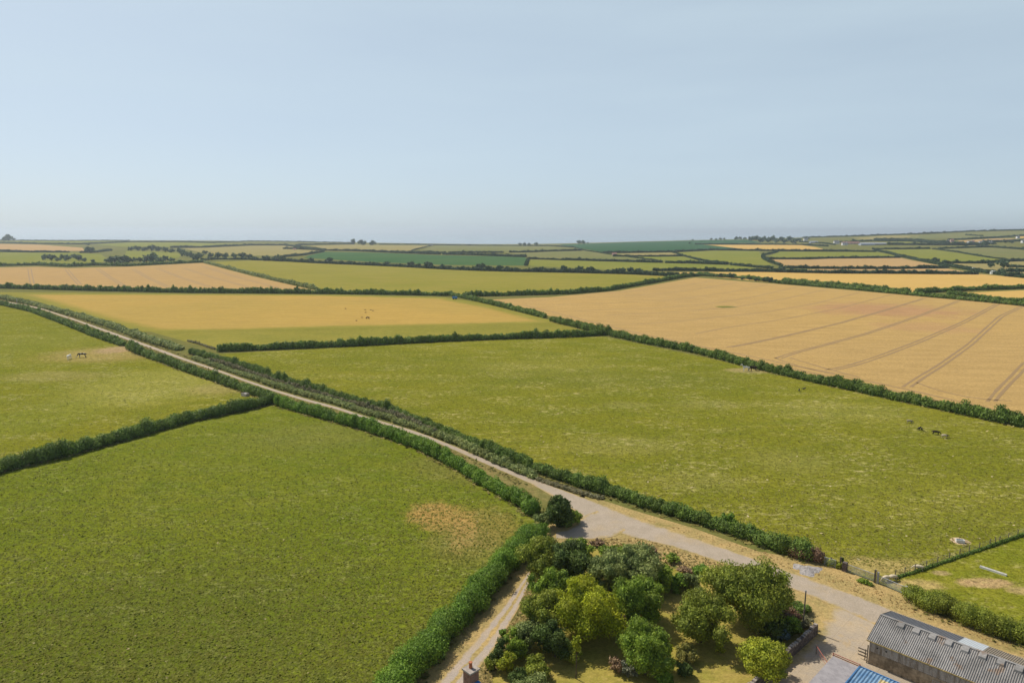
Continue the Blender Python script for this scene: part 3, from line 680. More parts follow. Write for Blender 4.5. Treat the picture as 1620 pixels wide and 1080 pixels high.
def inside(poly, P):
    x, y = P[:, 0], P[:, 1]; r = np.zeros(len(P), bool)
    for (x0, y0), (x1, y1) in zip(poly, poly[1:] + poly[:1]):
        c = ((y0 > y) != (y1 > y)) & (x < (x1 - x0) * (y - y0) / (y1 - y0 + 1e-9) + x0); r ^= c
    return r
def scatter(poly, n_):
    a = np.array(poly, float); lo, hi = np.maximum(a.min(0), (-120, 440)), np.minimum(a.max(0), (1740, 1200))
    P = np.column_stack([RNG.uniform(lo[k], hi[k], n_) for k in range(2)]); P = P[inside(poly, P)]
    t = H / -(FW[2] + UP[2] * (540 - P[:, 1]) / F)
    return np.column_stack([(P[:, 0] - 810) / F * t, (FW[1] + UP[1] * (540 - P[:, 1]) / F) * t, np.zeros(len(P))])
grass_cards(scatter([(0,755),(120,728),(300,676),(440,650),(560,680),(700,735),(830,825),(845,845),(790,905),(690,1015),(630,1085),(560,1190),(-110,1190),(-110,780)], 100000), .17, (-.1,-.1), 'grass_tufts', (.135,.16,.020), (.205,.215,.045), .12)
grass_cards(scatter([(360,570),(960,540),(1200,592),(1620,684),(1730,710),(1730,800),(1520,876),(1430,908),(1300,880),(1100,823),(870,745),(640,655),(450,600)], 70000), .17, (-.1,-.1), 'grass_tufts', (.150,.160,.022), (.275,.26,.07), .15)
grass_cards(scatter([(-110,470),(60,505),(200,556),(320,608),(420,632),(290,662),(0,735),(-110,760)], 25000), .18, (-.1,-.1), 'grass_tufts', (.17,.19,.022), (.32,.31,.08), .15)
MIDP = [(380,565),(960,540),(1200,592),(1620,684),(1730,710),(1730,800),(1520,876),(1430,908),(1300,880),(1100,823),(870,745),(640,655),(450,600)]
NEARP = [(0,755),(120,728),(300,676),(440,650),(560,680),(700,735),(830,825),(845,845),(790,905),(690,1015),(630,1085),(560,1190),(-110,1190),(-110,780)]
grass_cards(scatter(MIDP, 1100), .22, (0,0), 'dry_stems', (.42,.36,.17), (.60,.52,.30), .15); grass_cards(scatter(NEARP, 700), .15, (0,0), 'dry_stems', (.38,.33,.15), (.56,.48,.26), .15)
grass_cards(scatter([(930,795),(1100,842),(1290,894),(1440,948),(1620,1016),(1620,1035),(1400,955),(1200,882),(1000,815)], 14000), .16, (.2,-.1), 'dry_grass_tufts', (.30,.22,.085), (.52,.38,.16), .2)
grass_cards(scatter([(930,852),(1000,850),(1060,864),(1150,895),(1230,925),(1180,925),(1060,900),(960,870)], 5000), .2, (.2,-.1), 'dry_grass_tufts', (.20,.18,.06), (.48,.36,.15), .2)
grass_cards(scatter([(838,905),(822,965),(786,1022),(740,1085),(775,1085),(800,1030),(850,960),(850,905)], 6000), .24, (.2,-.1), 'dry_grass_tufts', (.20,.20,.06), (.48,.36,.15), .2)

# ------------------------------------------------------------------ far hedges
FGp = 'distant field hedges'
FARH = [
 ([(-150,380.5),(0,380.5),(105,381),(205,380.8)], 4, 6, 'thin skyline hedge at the far left'),
 ([(-150,383),(0,384.5),(60,386),(130,386.5),(160,385),(205,383.2),(280,383),(340,384.5)], 5, 7, 'far hedge above the pink field at the left edge'),
 ([(0,398.5),(45,399.5),(110,399.5)], 5, 7, 'dark hedge below the pink field at the left edge'),
 ([(128,400),(150,399.5),(176,396.5)], 5, 8, 'short dark hedge beside the round tree left of the copse'),
 ([(270,392),(320,392),(400,388.5),(450,388.5),(475,392)], 6, 8, 'dark hedge above the dull field behind the copse'),
 ([(318,412),(345,410.5),(400,411)], 3.5, 6, 'dark hedge at the left end of the yellow-green field'),
 ([(340,384),(400,381.3),(470,382.6),(560,384.5)], 4, 7, 'skyline hedge left of the clump of three trees'),
 ([(468,388),(510,387),(560,386.6)], 5, 7, 'hedge just left of the skyline clump of three trees'),
 ([(475,392),(515,396.5),(560,397.2),(600,399),(645,401),(696,402.8)], 5, 7, 'dark hedge along the top of the green root crop, left part'),
 ([(702,403),(740,403.5),(790,405.5),(830,406.5)], 5, 7, 'dark hedge along the top of the green root crop, right part'),
 ([(445,407),(480,404),(512,398.5)], 4, 6, 'thin slanting hedge at the left tip of the green root crop'),
 ([(450,394),(475,394.5),(512,396.5)], 5, 12, 'scrubby bank of bushes left of the green root crop'),
 ([(600,387),(660,387),(700,388),(800,389)], 4, 7, 'thin skyline hedge right of the clump of three trees'),
 ([(625,399.6),(665,399.3),(704,400.3)], 4, 6, 'short dark hedge just above the green root crop'),
 ([(710,400),(750,399.8),(795,400)], 4, 6, 'short hedge above the right half of the green root crop'),
 ([(652,396.5),(668,392.5),(682,388.5)], 2.5, 4, 'narrow grey bank slanting up to the skyline'),
 ([(800,389),(868,389.4),(906,391.5)], 4, 6, 'thin hedge under the skyline left of the lone clump'),
 ([(806,399.5),(829,399.6),(868,397.8),(921,396.6)], 4.5, 6, 'dark hedge above the dull green wedge'),
 ([(800,406),(832,406.8)], 4.5, 6, 'dark hedge stub at the right end of the root crop'),
 ([(832,420.5),(834,415),(836,410)], 3, 5, 'short cross hedge at the right end of the root crop'),
 ([(835,409.8),(865,410.6),(895,412)], 3.4, 5, 'thin hedge under the dull green wedge, left part'),
 ([(896,411.5),(950,413.2),(1000,414.5),(1046,415.7)], 4.6, 6, 'dark hedge under the dull green wedge, right part'),
 ([(954,400.4),(1000,400.2),(1064,399),(1125,396),(1160,396.2),(1205,397),(1265,397.6),(1385,398.8)], 5, 7, 'long dark hedge along the foot of the dark green hill field'),
 ([(906,391),(925,396.5),(960,402),(1000,407.5),(1040,412.5)], 2.2, 4, 'grey bank running down the right of the dull green wedge'),
 ([(970,406),(1030,406.2),(1082,405.2)], 4, 5, 'thin hedge across the small strip fields'),
 ([(1064,399.5),(1082,405),(1105,411.5),(1152,417.3)], 2.6, 5, 'curving bank at the left of the big yellow-green field'),
 ([(1053,416),(1100,417),(1152,419)], 4.6, 6, 'dark hedge under the curving bank'),
 ([(1156,419.3),(1180,421.5),(1222,425)], 3.6, 6, 'hedge below the big yellow-green field'),
 ([(1035,428.5),(1120,428.8),(1205,430),(1245,431),(1310,432.5),(1420,433),(1545,434)], 4.2, 6, 'long dark hedge along the top of the golden strip'),
 ([(1100,386.8),(1205,387.4),(1268,387.8),(1310,390)], 4.5, 7, 'thin dark hedge above the golden wedge on the hill'),
 ([(1230,398.8),(1207,404),(1208,409.5),(1216,414),(1234,420)], 3.5, 6, 'hook-shaped hedge round the end of the yellow-green strip'),
 ([(1210,410),(1280,410.3),(1312,409),(1425,408)], 4.2, 6, 'dark hedge between the yellow-green strip and the pale wheat'),
 ([(1243,424),(1300,425.3),(1415,425.5),(1500,424)], 4, 6, 'dark hedge below the pale wheat'),
 ([(1385,396.5),(1405,400.5),(1450,411),(1500,421),(1560,431.5),(1625,440),(1760,455)], 3.5, 11, 'broad green lane-side hedge running down the right-hand fields'),
 ([(1380,394.5),(1420,394.3),(1470,394)], 4.5, 7, 'dark hedge above the right-hand green field'),
 ([(1476,394),(1515,399),(1550,405.5),(1592,411.3)], 2.6, 5, 'slanting hedge right of the right-hand green field'),
 ([(1493,416.5),(1560,416.8),(1592,413.8),(1625,413),(1750,412)], 4.2, 6, 'dark hedge under the right-hand green field'),
 ([(1600,422.5),(1650,424)], 4, 8, 'short hedge by the right edge beside the round trees'),
 ([(1588,430),(1650,429.5)], 4, 8, 'short hedge by the right edge below the round trees'),
 ([(1590,437),(1650,440)], 4, 8, 'low bushes beside the lane at the right edge'),
 ([(1270,376.2),(1340,374.5),(1400,372.2),(1470,370),(1540,366.3),(1620,364.6),(1760,360)], 6, 9, 'skyline hedge over the right-hand hill'),
 ([(1385,379.5),(1420,380),(1460,382),(1500,385)], 7, 14, 'tree belt on the hillside left of the hamlet'),
 ([(1405,387.5),(1480,388),(1530,388),(1560,387)], 7, 12, 'dark tree belt in front of the hamlet'),
 ([(1528,372),(1555,374)], 4, 7, 'short hedge high on the right-hand hill'),
 ([(1500,380),(1525,379),(1580,376.3),(1625,372.5)], 5, 9, 'dark hedge above the pink strip on the hill'),
 ([(1555,384),(1590,382.5),(1640,381)], 6, 10, 'tree belt right of the hamlet'),
 ([(1485,394),(1550,391.5),(1570,391.3),(1625,395.5)], 4.5, 8, 'hedge below the hamlet at the right edge'),
 ([(1330,384),(1380,381.5),(1440,382.5),(1500,386)], 5, 9, 'dark hedge behind the long farm sheds'),
 ([(1265,383),(1300,385),(1320,387.5)], 4, 8, 'hedge between the white house and the farm'),
]
for pts, h, w, lb in FARH:
    hedge(pts, h * .9, w * .9, lb, mat='hedge_far', group=FGp, density=.9)

hedge([(398,411.5),(450,413.5),(500,416.5),(600,420.5),(650,423),(700,426),(760,428.5),(815,430)], 4.2, 4.5, 'dark hedge under the tree row above the yellow-green field, left half', mat='hedge_far', group=FGp)
hedge([(815,430),(860,430.5),(900,431.3),(1000,434),(1060,437),(1090,438)], 4.2, 4.5, 'dark hedge under the tree row above the yellow-green field, right half', mat='hedge_far', group=FGp)
# ------------------------------------------------------------------ far trees: one mesh per kind, shared by the copies
far_kinds = []
for k, (mt, asp, nc) in enumerate([('far', .85, 14), ('far', .7, 18), ('fargrey', .8, 16), ('far', 1.05, 12)]):
    far_kinds.append((crown_mesh('crown', 10.0, 10.0 * asp * .86, mt, 1.35, nc, .9), trunk_mesh(2.6, 7 * asp, .3, 2.5, 4).build('trunk', BARK).data, asp))
for o in [o for o in list(COL.objects) if o.name.startswith('trunk') and o.parent is None]: bpy.data.objects.remove(o)
ORD = ['first','second','third','fourth','fifth','sixth','seventh','eighth','ninth','tenth','eleventh','twelfth','thirteenth','fourteenth','fifteenth','sixteenth',
       'seventeenth','eighteenth','nineteenth','twentieth','twenty-first','twenty-second','twenty-third','twenty-fourth','twenty-fifth','twenty-sixth','twenty-seventh','twenty-eighth','twenty-ninth','thirtieth']
def far_tree(u, v, w, kind, label, group=None, name='tree', cat='tree'):
    cm, tm, asp = far_kinds[kind]
    b = gp(u, v); sc = w * depth(b) / F / 10.0
    r = empty(name, b, random.uniform(0, 6.28)); tag(r, label, cat, group); r.scale = (sc, sc, sc * random.uniform(.9, 1.1))
    c = link(bpy.data.objects.new('crown', cm), r); c.location = (0, 0, 10 * asp * .42)
    link(bpy.data.objects.new('trunk', tm), r)
def row(items, fmt, group, name='tree', cat='tree'):
    items = sorted(items)
    for i, (u, v, w, k) in enumerate(items): far_tree(u, v, w, k, fmt.format(ORD[i]), group, name, cat)
row([(403,411.5,10,0),(420,412.5,15,0),(438,413,15,2),(447,413.5,14,1),(493,415.5,13,0),(506,416,8,1),(522,416.5,14,0),(540,417,7,2),(585,419,8,1),(612,420,11,0),(634,421,8,1),(650,422,14,0),(662,423,8,2),(678,424.5,16,0)],
    '{} bushy tree from left in left half of hedge above yellow-green field', 'trees along the hedge above the yellow-green field')
row([(700,425,12,1),(711,425.3,9,0),(723,425.8,8,1),(735,426.5,7,0),(760,427.5,18,0),(775,428,12,1),(790,428.3,15,0),(803,428.6,12,1),(817,428.6,9,0),(857,429,11,0),(868,429,8,1),(877,429.3,10,0),(891,429.6,15,0),(906,430,9,1),(918,430.2,15,0),(933,430.5,14,0),(963,431.3,9,1),(973,431.6,10,0),(983,432,14,0),(997,432.3,14,0),(1010,432.6,13,0),(1024,433.2,9,1)],
    '{} round tree from the left in right half of hedge above yellow-green field', 'trees along the hedge above the yellow-green field')
row([(1117,436,9,0),(1124,436.4,8,1),(1140,438.5,10,0),(1157,440.5,14,0),(1175,442.3,8,1),(1186,443.3,9,0),(1197,444.5,10,1),(1208,445.5,10,0),(1217,446.5,14,0),(1227,447.5,9,1),(1240,448.5,11,1)],
    '{} small round tree from the left on the far edge of the big wheat field', 'trees along the far edge of the wheat')
row([(72,411,13,2),(82,412.5,15,0),(92,413,10,2),(100,410,12,2),(108,412.5,14,2),(117,409,12,0),(125,413,16,0),(134,414,9,2),(147,415.5,8,0),(172,416,12,2),(181,416,20,0),(190,418,11,2),(196,415.5,17,0),(204,415.5,14,1),(214,414,10,2),(222,414.5,13,0),(232,415,13,2),(241,415,24,2),(253,415.5,13,2),(262,413,14,0),(272,414,9,2)],
    '{} tree from the left in the scattered copse beyond the left wheat field', 'trees of the copse beyond the left wheat field')
row([(207,397,12,0),(218,397,13,0),(229,397,12,1),(240,397.3,14,0),(251,398,13,0),(262,398.8,14,0),(272,399.5,11,1)],
    '{} dark tree from the left in the narrow wood above the copse', 'trees of the narrow dark wood')
row([(285,401.5,14,2),(292,405,12,2),(300,407,14,2),(308,410,13,2),(316,408,12,2),(311,412.5,15,0),(325,402.5,10,0),(334,408,12,2),(345,408.5,14,0),(357,408.5,13,2),(370,408.5,11,2),(383,409,14,0),(394,410,12,0)],
    '{} bush from the left in the pale scrub right of the copse', 'bushes of the pale scrub right of the copse')
far_tree(143, 400.3, 16, 0, 'single round dark tree below the pink field at the far left')
far_tree(108, 387, 7, 1, 'small bush on the hedge above the pink field')
far_tree(139, 388, 7, 1, 'small bush on the far hedge above the round dark tree')
far_tree(14, 381.3, 17, 1, 'lone wind-swept tree on the skyline at the left edge')
far_tree(5, 381.5, 6, 1, 'little bush left of the lone skyline tree at the left edge')
far_tree(559.5, 387, 10, 3, 'tall left tree of the skyline clump of three'); far_tree(573, 387.6, 14, 1, 'broad middle tree of the skyline clump of three')
far_tree(590, 387.8, 13, 1, 'right-hand tree of the skyline clump of three')
far_tree(477, 395, 10, 0, 'dark bush left of the green root crop'); far_tree(662, 387.3, 4, 1, 'tiny bush standing up from the thin skyline hedge')
far_tree(915.5, 385.8, 9, 0, 'left half of the lone round clump on the skyline'); far_tree(922, 385.7, 9, 1, 'right half of the lone round clump on the skyline')
far_tree(930, 385.2, 4, 1, 'tiny bush right of the lone round clump on the skyline')
row([(823,388,6,1),(830,388,7,1),(837,388,6,1),(848,387.8,7,1)], '{} low skyline bush from the left beyond the thin hedge left of the lone clump', 'low skyline bushes')
row([(1096,380.8,4,0),(1125,380,5,0),(1133,379.8,5,1),(1140,379.8,6,0),(1146,379.6,5,0),(1165,379.2,8,1),(1171,379,7,0),(1178,379,6,1)], '{} small skyline tree from the left above the dark green hill field', 'small trees on the skyline above the dark green field')
far_tree(1091, 386, 4.5, 0, 'tiny lone bush in the dark green hill field'); far_tree(1134.5, 395.2, 4.5, 0, 'tiny lone bush at the foot of the dark green hill field')
row([(1188,382,12,0),(1196,381,12,0),(1203,384,13,0),(1208,381,11,2),(1216,384,12,0),(1222,381,12,2),(1229,384.5,10,2),(1236,382,12,0),(1241,385,10,0),(1248,382,12,0),(1254,385.3,11,2),(1260,383,11,0)],
    '{} tree from the left in the wood left of the white house', 'trees of the wood left of the white house')
far_tree(1265.5, 381.5, 6, 3, 'tall dark tree just left of the white house'); far_tree(1277, 379, 8, 1, 'tree behind the white house')
far_tree(1350, 381, 5, 0, 'small round tree behind the farm roofs')
far_tree(1319, 375.5, 4, 0, 'tiny skyline bush above the farm'); far_tree(1462, 370.3, 6, 0, 'skyline tree on the right-hand hill'); far_tree(1538, 366.5, 4, 0, 'tiny tree high on the right skyline')
far_tree(1237.5, 429.5, 16, 2, 'round grey-green tree at the hook-shaped hedge'); far_tree(1255, 431, 7, 0, 'small bush right of the grey-green tree')
far_tree(1480, 415, 13, 1, 'long low bush at the foot of the right-hand green field')
far_tree(1567, 423.3, 11, 0, 'smaller round tree left of the big round tree by the right edge'); far_tree(1588, 424.5, 20, 0, 'big round dark tree by the right edge')
far_tree(1584, 433.5, 14, 2, 'grey-green tree in front of the big round tree by the right edge')
far_tree(1606, 411.5, 4, 0, 'tiny bush on the hedge at the right edge'); far_tree(1613, 411.5, 4, 0, 'tiny bush nearest the right edge on the hedge')
row([(1490,385,7,0),(1498,386,8,0),(1512,387,9,0),(1521,387,8,0),(1545,388,7,0),(1560,390,13,0),(1572,387,8,1),(1590,384.5,9,0),(1600,384.5,8,1)], '{} tree from the left among the hamlet houses', 'trees of the hamlet on the hill')

# ------------------------------------------------------------------ garden trees and shrubs
def shrub(cx, cy, w, asp, mat, label, cat='shrub', name='shrub', tree=False, nclump=20, size=None, density=1.0, bole=.05):
    b, Wd, Ht = blob_base(cx, cy, w * 1.08, asp)
    if tree: return tree_at(b, Wd, Ht, mat, label, 'tree', 'tree', bole, nclump, size, density=density)
    size = size or float(np.clip(depth(b) * .0028, .14, .34))
    me = crown_mesh('shrub', Wd, Ht, mat, size, nclump, density)
    o = link(bpy.data.objects.new(name, me)); o.location = b + np.array([0, 0, Ht * .47])
    return tag(o, label, cat)
T_ = True
shrub(885,808,42,1.15,'dark','dark upright holly tree at the bend of the lane', tree=T_, bole=.02, nclump=70)
shrub(908,816,26,.8,'mid','light green shrub right of the dark holly tree'); shrub(862,822,28,.9,'grey','grey-green shrub left of the dark holly tree')
shrub(855,836,26,.8,'lush','bush at the hedge end just below the grey-green shrub'); shrub(896,826,22,.7,'hedge','low dark bush at the foot of the holly tree')
shrub(862,884,72,.8,'olive','broad olive tree at the head of the garden lane', tree=T_, nclump=34)
shrub(903,888,76,.8,'dark','broad dark tree right of the olive tree at the garden corner', tree=T_, nclump=34)
shrub(921,866,44,.7,'mid','fresh green bush beside the junction spur', nclump=22)
shrub(846,868,34,.8,'mid','bush at the end of the garden-lane hedge')
shrub(968,873,40,.7,'mid','green bush at the top of the garden by the grass bank', nclump=20)
shrub(966,905,62,.9,'grey','grey-green willow in the middle of the garden top, left one', tree=T_, nclump=30)
shrub(1005,897,72,.85,'grey','wide grey-green willow below the grass bank', tree=T_, nclump=34)
shrub(1042,913,48,.8,'mid','dark green bush right of the wide willow', nclump=22); shrub(1068,919,38,.7,'lush','bright hedge bush above the lawn clearing')
shrub(1094,921,34,.8,'grey','grey-green bush left of the big spreading tree'); shrub(1083,903,26,.5,'dryshrub','low brown scrub on the bank above the garden', density=.5)
shrub(926,962,98,.85,'yellow','yellow-green tree in the middle of the garden', tree=T_, nclump=44, bole=.08)
shrub(874,930,60,1.0,'mid','green tree left above the yellow-green tree', tree=T_, nclump=28)
shrub(862,975,66,1.05,'olive','olive green tree left of the yellow-green tree by the rutted lane', tree=T_, nclump=32)
shrub(836,1003,52,.9,'grey','grey-green shrub along the rutted lane', nclump=24); shrub(878,1010,58,1.0,'dark','dark tree below the olive green one at the lawn edge', tree=T_, nclump=26)
shrub(815,1022,44,.9,'mid','green shrub behind the chimney beside the rutted lane', nclump=22); shrub(792,1030,34,1.0,'dark','dark shrub by the rutted lane right above the chimney', nclump=18)
shrub(801,1048,34,.9,'bright','light leafy bush right of the chimney', nclump=18); shrub(776,1048,26,.8,'olive','small dull bush between the chimney and the light leafy bush')
shrub(845,1058,46,.7,'olive','low olive shrub on the left of the lawn', nclump=20); shrub(820,1070,36,.8,'dark','dark shrub in the bottom corner right of the chimney')
shrub(797,1000,14,.9,'lush','little green tuft beside the rutted lane'); shrub(846,1085,50,.6,'grey','grey-green shrub cut by the bottom edge left of the lawn', nclump=20)
shrub(1003,948,74,.95,'mid','rounded green tree between the yellow tree and the lawn clearing', tree=T_, nclump=36)
shrub(984,982,26,1.0,'dryshrub','brownish dry shrub under the rounded green tree', density=.6)
shrub(1112,980,82,.88,'olive','tall olive tree standing alone on the lawn', tree=T_, nclump=44)
shrub(1190,942,110,.84,'olive','big spreading tree beside the lane, largest in the garden', tree=T_, nclump=64, bole=.12)
shrub(1022,1030,78,.95,'mid','dark leafy tree at the bottom middle of the lawn', tree=T_, nclump=40, bole=.1)
shrub(1046,1025,34,.9,'yellow','yellowing bush on the right of the dark leafy tree', density=.5)
shrub(1206,1042,74,.85,'bright','bright yellow-green tree against the garden wall', tree=T_, nclump=36, bole=.08)
shrub(1086,1035,32,.75,'pale','pale clipped topiary dome on the lawn', nclump=46, name='topiary_bush'); shrub(1083,1058,24,.9,'dark','dark clipped ball below the pale topiary', nclump=46, name='topiary_bush')
shrub(1050,1071,26,.9,'lush','green clipped ball at the bottom edge of the lawn', nclump=46, name='topiary_bush')
shrub(1237,1003,20,1.2,'blue','small blue conifer inside the garden wall'); shrub(1218,990,46,.7,'dark','dark shrub at the foot of the big spreading tree')
shrub(1250,988,34,.7,'mid','green shrub between the blue conifer and the pole'); shrub(1238,968,50,.35,'dead','dry brown scrub left of the wooden pole', density=.6)
shrub(1262,962,40,.3,'hedge','low dark creeper behind the wooden pole'); shrub(1276,985,26,.5,'reed','pale weeds on the garden wall end', density=.6)
shrub(923,926,24,.7,'purple','purple-leaved shrub behind the yellow-green tree'); shrub(976,1048,24,1.1,'dryshrub','thin brown dead shrub on the lawn', density=.5)
shrub(999,1060,30,.7,'blossom','white-flowering shrub on the lawn beside the dead one'); shrub(1037,1064,18,.7,'dryshrub','little greyish shrub left of the clipped ball', density=.5)
shrub(1140,1022,16,1.2,'bright','tiny sapling bush on the lawn right of the olive tree')
shrub(1030,868,20,.5,'dryshrub','small dead tuft on the grass bank', density=.4); shrub(945,858,22,.35,'dryshrub','pile of brown brushwood by the junction', density=.7, name='brushwood_pile', cat='brushwood')
shrub(1332,885,7,1.5,'dark','small dark bush on top of the stone gate pier'); shrub(1155,825,26,.9,'lush','taller bright bush in the long hedge')
shrub(940,925,34,.8,'mid','mid-green bush between the grey-green willows and the yellow-green tree'); shrub(900,1032,40,.75,'olive','olive bush at the lawn edge below the dark tree', nclump=20)
shrub(980,925,36,.8,'hedge','dark bush filling between the two willows and the rounded tree'); shrub(1060,880,30,.4,'mid','low green scrub on the bank beside the lane', density=.7)
shrub(1110,903,34,.45,'lush','bright low scrub on the bank left of the big tree', density=.8); shrub(985,866,30,.4,'olive','low olive scrub on the bank near the junction', density=.7)
def sapling():
    b = gp(911, 1073); r = empty('sapling', b); tag(r, 'slender young tree with a bare thin trunk on the lawn', 'tree')
    me = crown_mesh('crown', 1.3, 3.4, 'yellow', .2, 16, .5); c = link(bpy.data.objects.new('crown', me), r); c.location = (0, 0, 4.2)
    m = MB(); m.tube((0,0,-.1), (.1,.05,5.0), .07, .03); m.build('trunk', BARK, r)
sapling()

# ------------------------------------------------------------------ barn
A0 = gp(1373, 1048.5); B0 = gp(1447, 1079.6)
DU = (B0 - A0) / np.linalg.norm(B0 - A0); DN = np.array([-DU[1], DU[0], 0]); RZ = math.atan2(DU[1], DU[0])
def inl(P):                                  # world point -> barn axes (x along the front wall, y back, z up)
    q = np.asarray(P) - A0; return float(q @ DU), float(q @ DN), float(q[2])
n = NT('old_fibre_cement', .85, .15)
c = n.mix(n.rng(n.noise(.35, 5, .65), .38, .64), (.30,.285,.265), (.21,.20,.185))
c = n.mix(n.math('MULTIPLY', n.rng(n.noise(.55, 4, .6), .57, .66), .75), c, (.23,.155,.10))
c = n.mix(n.math('MULTIPLY', n.rng(n.noise(1.3, 5, .7, n.mapv(scale=(3,.35,1))), .5, .72), .5), c, (.36,.34,.31))
ROOF = n.col(n.val(c, n.rng(n.noise(5, 4, .65), .3, .7, .82, 1.18)))
n = NT('mossy_roof_sheet', .9, .1); MOSS = n.col(n.val(n.mix(n.noise(.9, 5, .7), (.30,.235,.17), (.24,.22,.17)), n.rng(n.noise(4, 4), .3, .7, .8, 1.2)))
n = NT('dark_roof_sheet', .85, .15); DROOF = n.col(n.val(n.mix(n.noise(.6, 5, .7), (.20,.205,.21), (.15,.15,.155)), n.rng(n.noise(4, 4), .3, .7, .85, 1.15)))
SKYL = plain('translucent_roof_sheet', (.52,.55,.56), .5, .3, .06)
n = NT('stained_blockwork', .92, .1)
bk = n.n('ShaderNodeTexBrick'); bk.inputs['Scale'].default_value = 1.0; bk.inputs['Brick Width'].default_value = .46; bk.inputs['Row Height'].default_value = .23; bk.inputs['Mortar Size'].default_value = .008
bk.inputs['Color1'].default_value = (.36,.29,.20,1); bk.inputs['Color2'].default_value = (.39,.32,.225,1); bk.inputs['Mortar'].default_value = (.32,.27,.2,1)
mp = n.n('ShaderNodeMapping'); mp.inputs['Rotation'].default_value = (math.pi/2, 0, 0); n.l(n.co, mp.inputs['Vector']); n.l(mp.outputs[0], bk.inputs['Vector'])
c = n.mix(n.math('MULTIPLY', n.rng(n.noise(.8, 5, .7, n.mapv(scale=(1,1,.5))), .42, .62), .8), bk.outputs[0], (.17,.135,.09))
BLOCK = n.col(n.val(c, n.rng(n.noise(3, 4), .3, .7, .8, 1.2)))
n = NT('weathered_cladding', .8, .2)
c = n.mix(n.rng(n.noise(1.2, 5, .7, n.mapv(scale=(2.2,1,.25))), .4, .66), (.42,.39,.35), (.22,.185,.145))
CLAD = n.col(n.val(c, n.rng(n.noise(6, 4), .3, .7, .85, 1.15)))
DARK = plain('opening_shade_and_tyre', (.012,.011,.010), .95, .05, .1); GALV = plain('galvanised_steel', (.38,.40,.42), .45, .5, .1, 8, .7)  # DARK: shade painted as near-black in barn openings; also trailer tyres
RED = plain('red_painted_pipe', (.34,.10,.07), .7, .2, .2, 6, 0, (.40,.26,.18), .6); RUSTW = plain('grey_weathered_timber', (.17,.14,.105), .9, .1, .25, 6)
def corr(x0, x1, p0, p1, pitch, amp, thick=.012, ph=0.0):
    """corrugated sheet between line p0 (y,z) and p1 (y,z), running x0..x1"""
    nx_ = int((x1 - x0) / pitch * 6) + 1; xs = np.linspace(x0, x1, nx_)
    (y0, z0), (y1, z1) = p0, p1; L = math.hypot(y1 - y0, z1 - z0); ny, nz = -(z1 - z0) / L, (y1 - y0) / L
    h = amp * np.sin(2 * np.pi * xs / pitch + ph); vs, fs = [], []
    for x, k in zip(xs, h): vs += [(x, y0 + ny * k, z0 + nz * k), (x, y1 + ny * k, z1 + nz * k)]
    for i in range(nx_ - 1): fs.append((2*i, 2*i + 2, 2*i + 3, 2*i + 1))
    return vs, fs
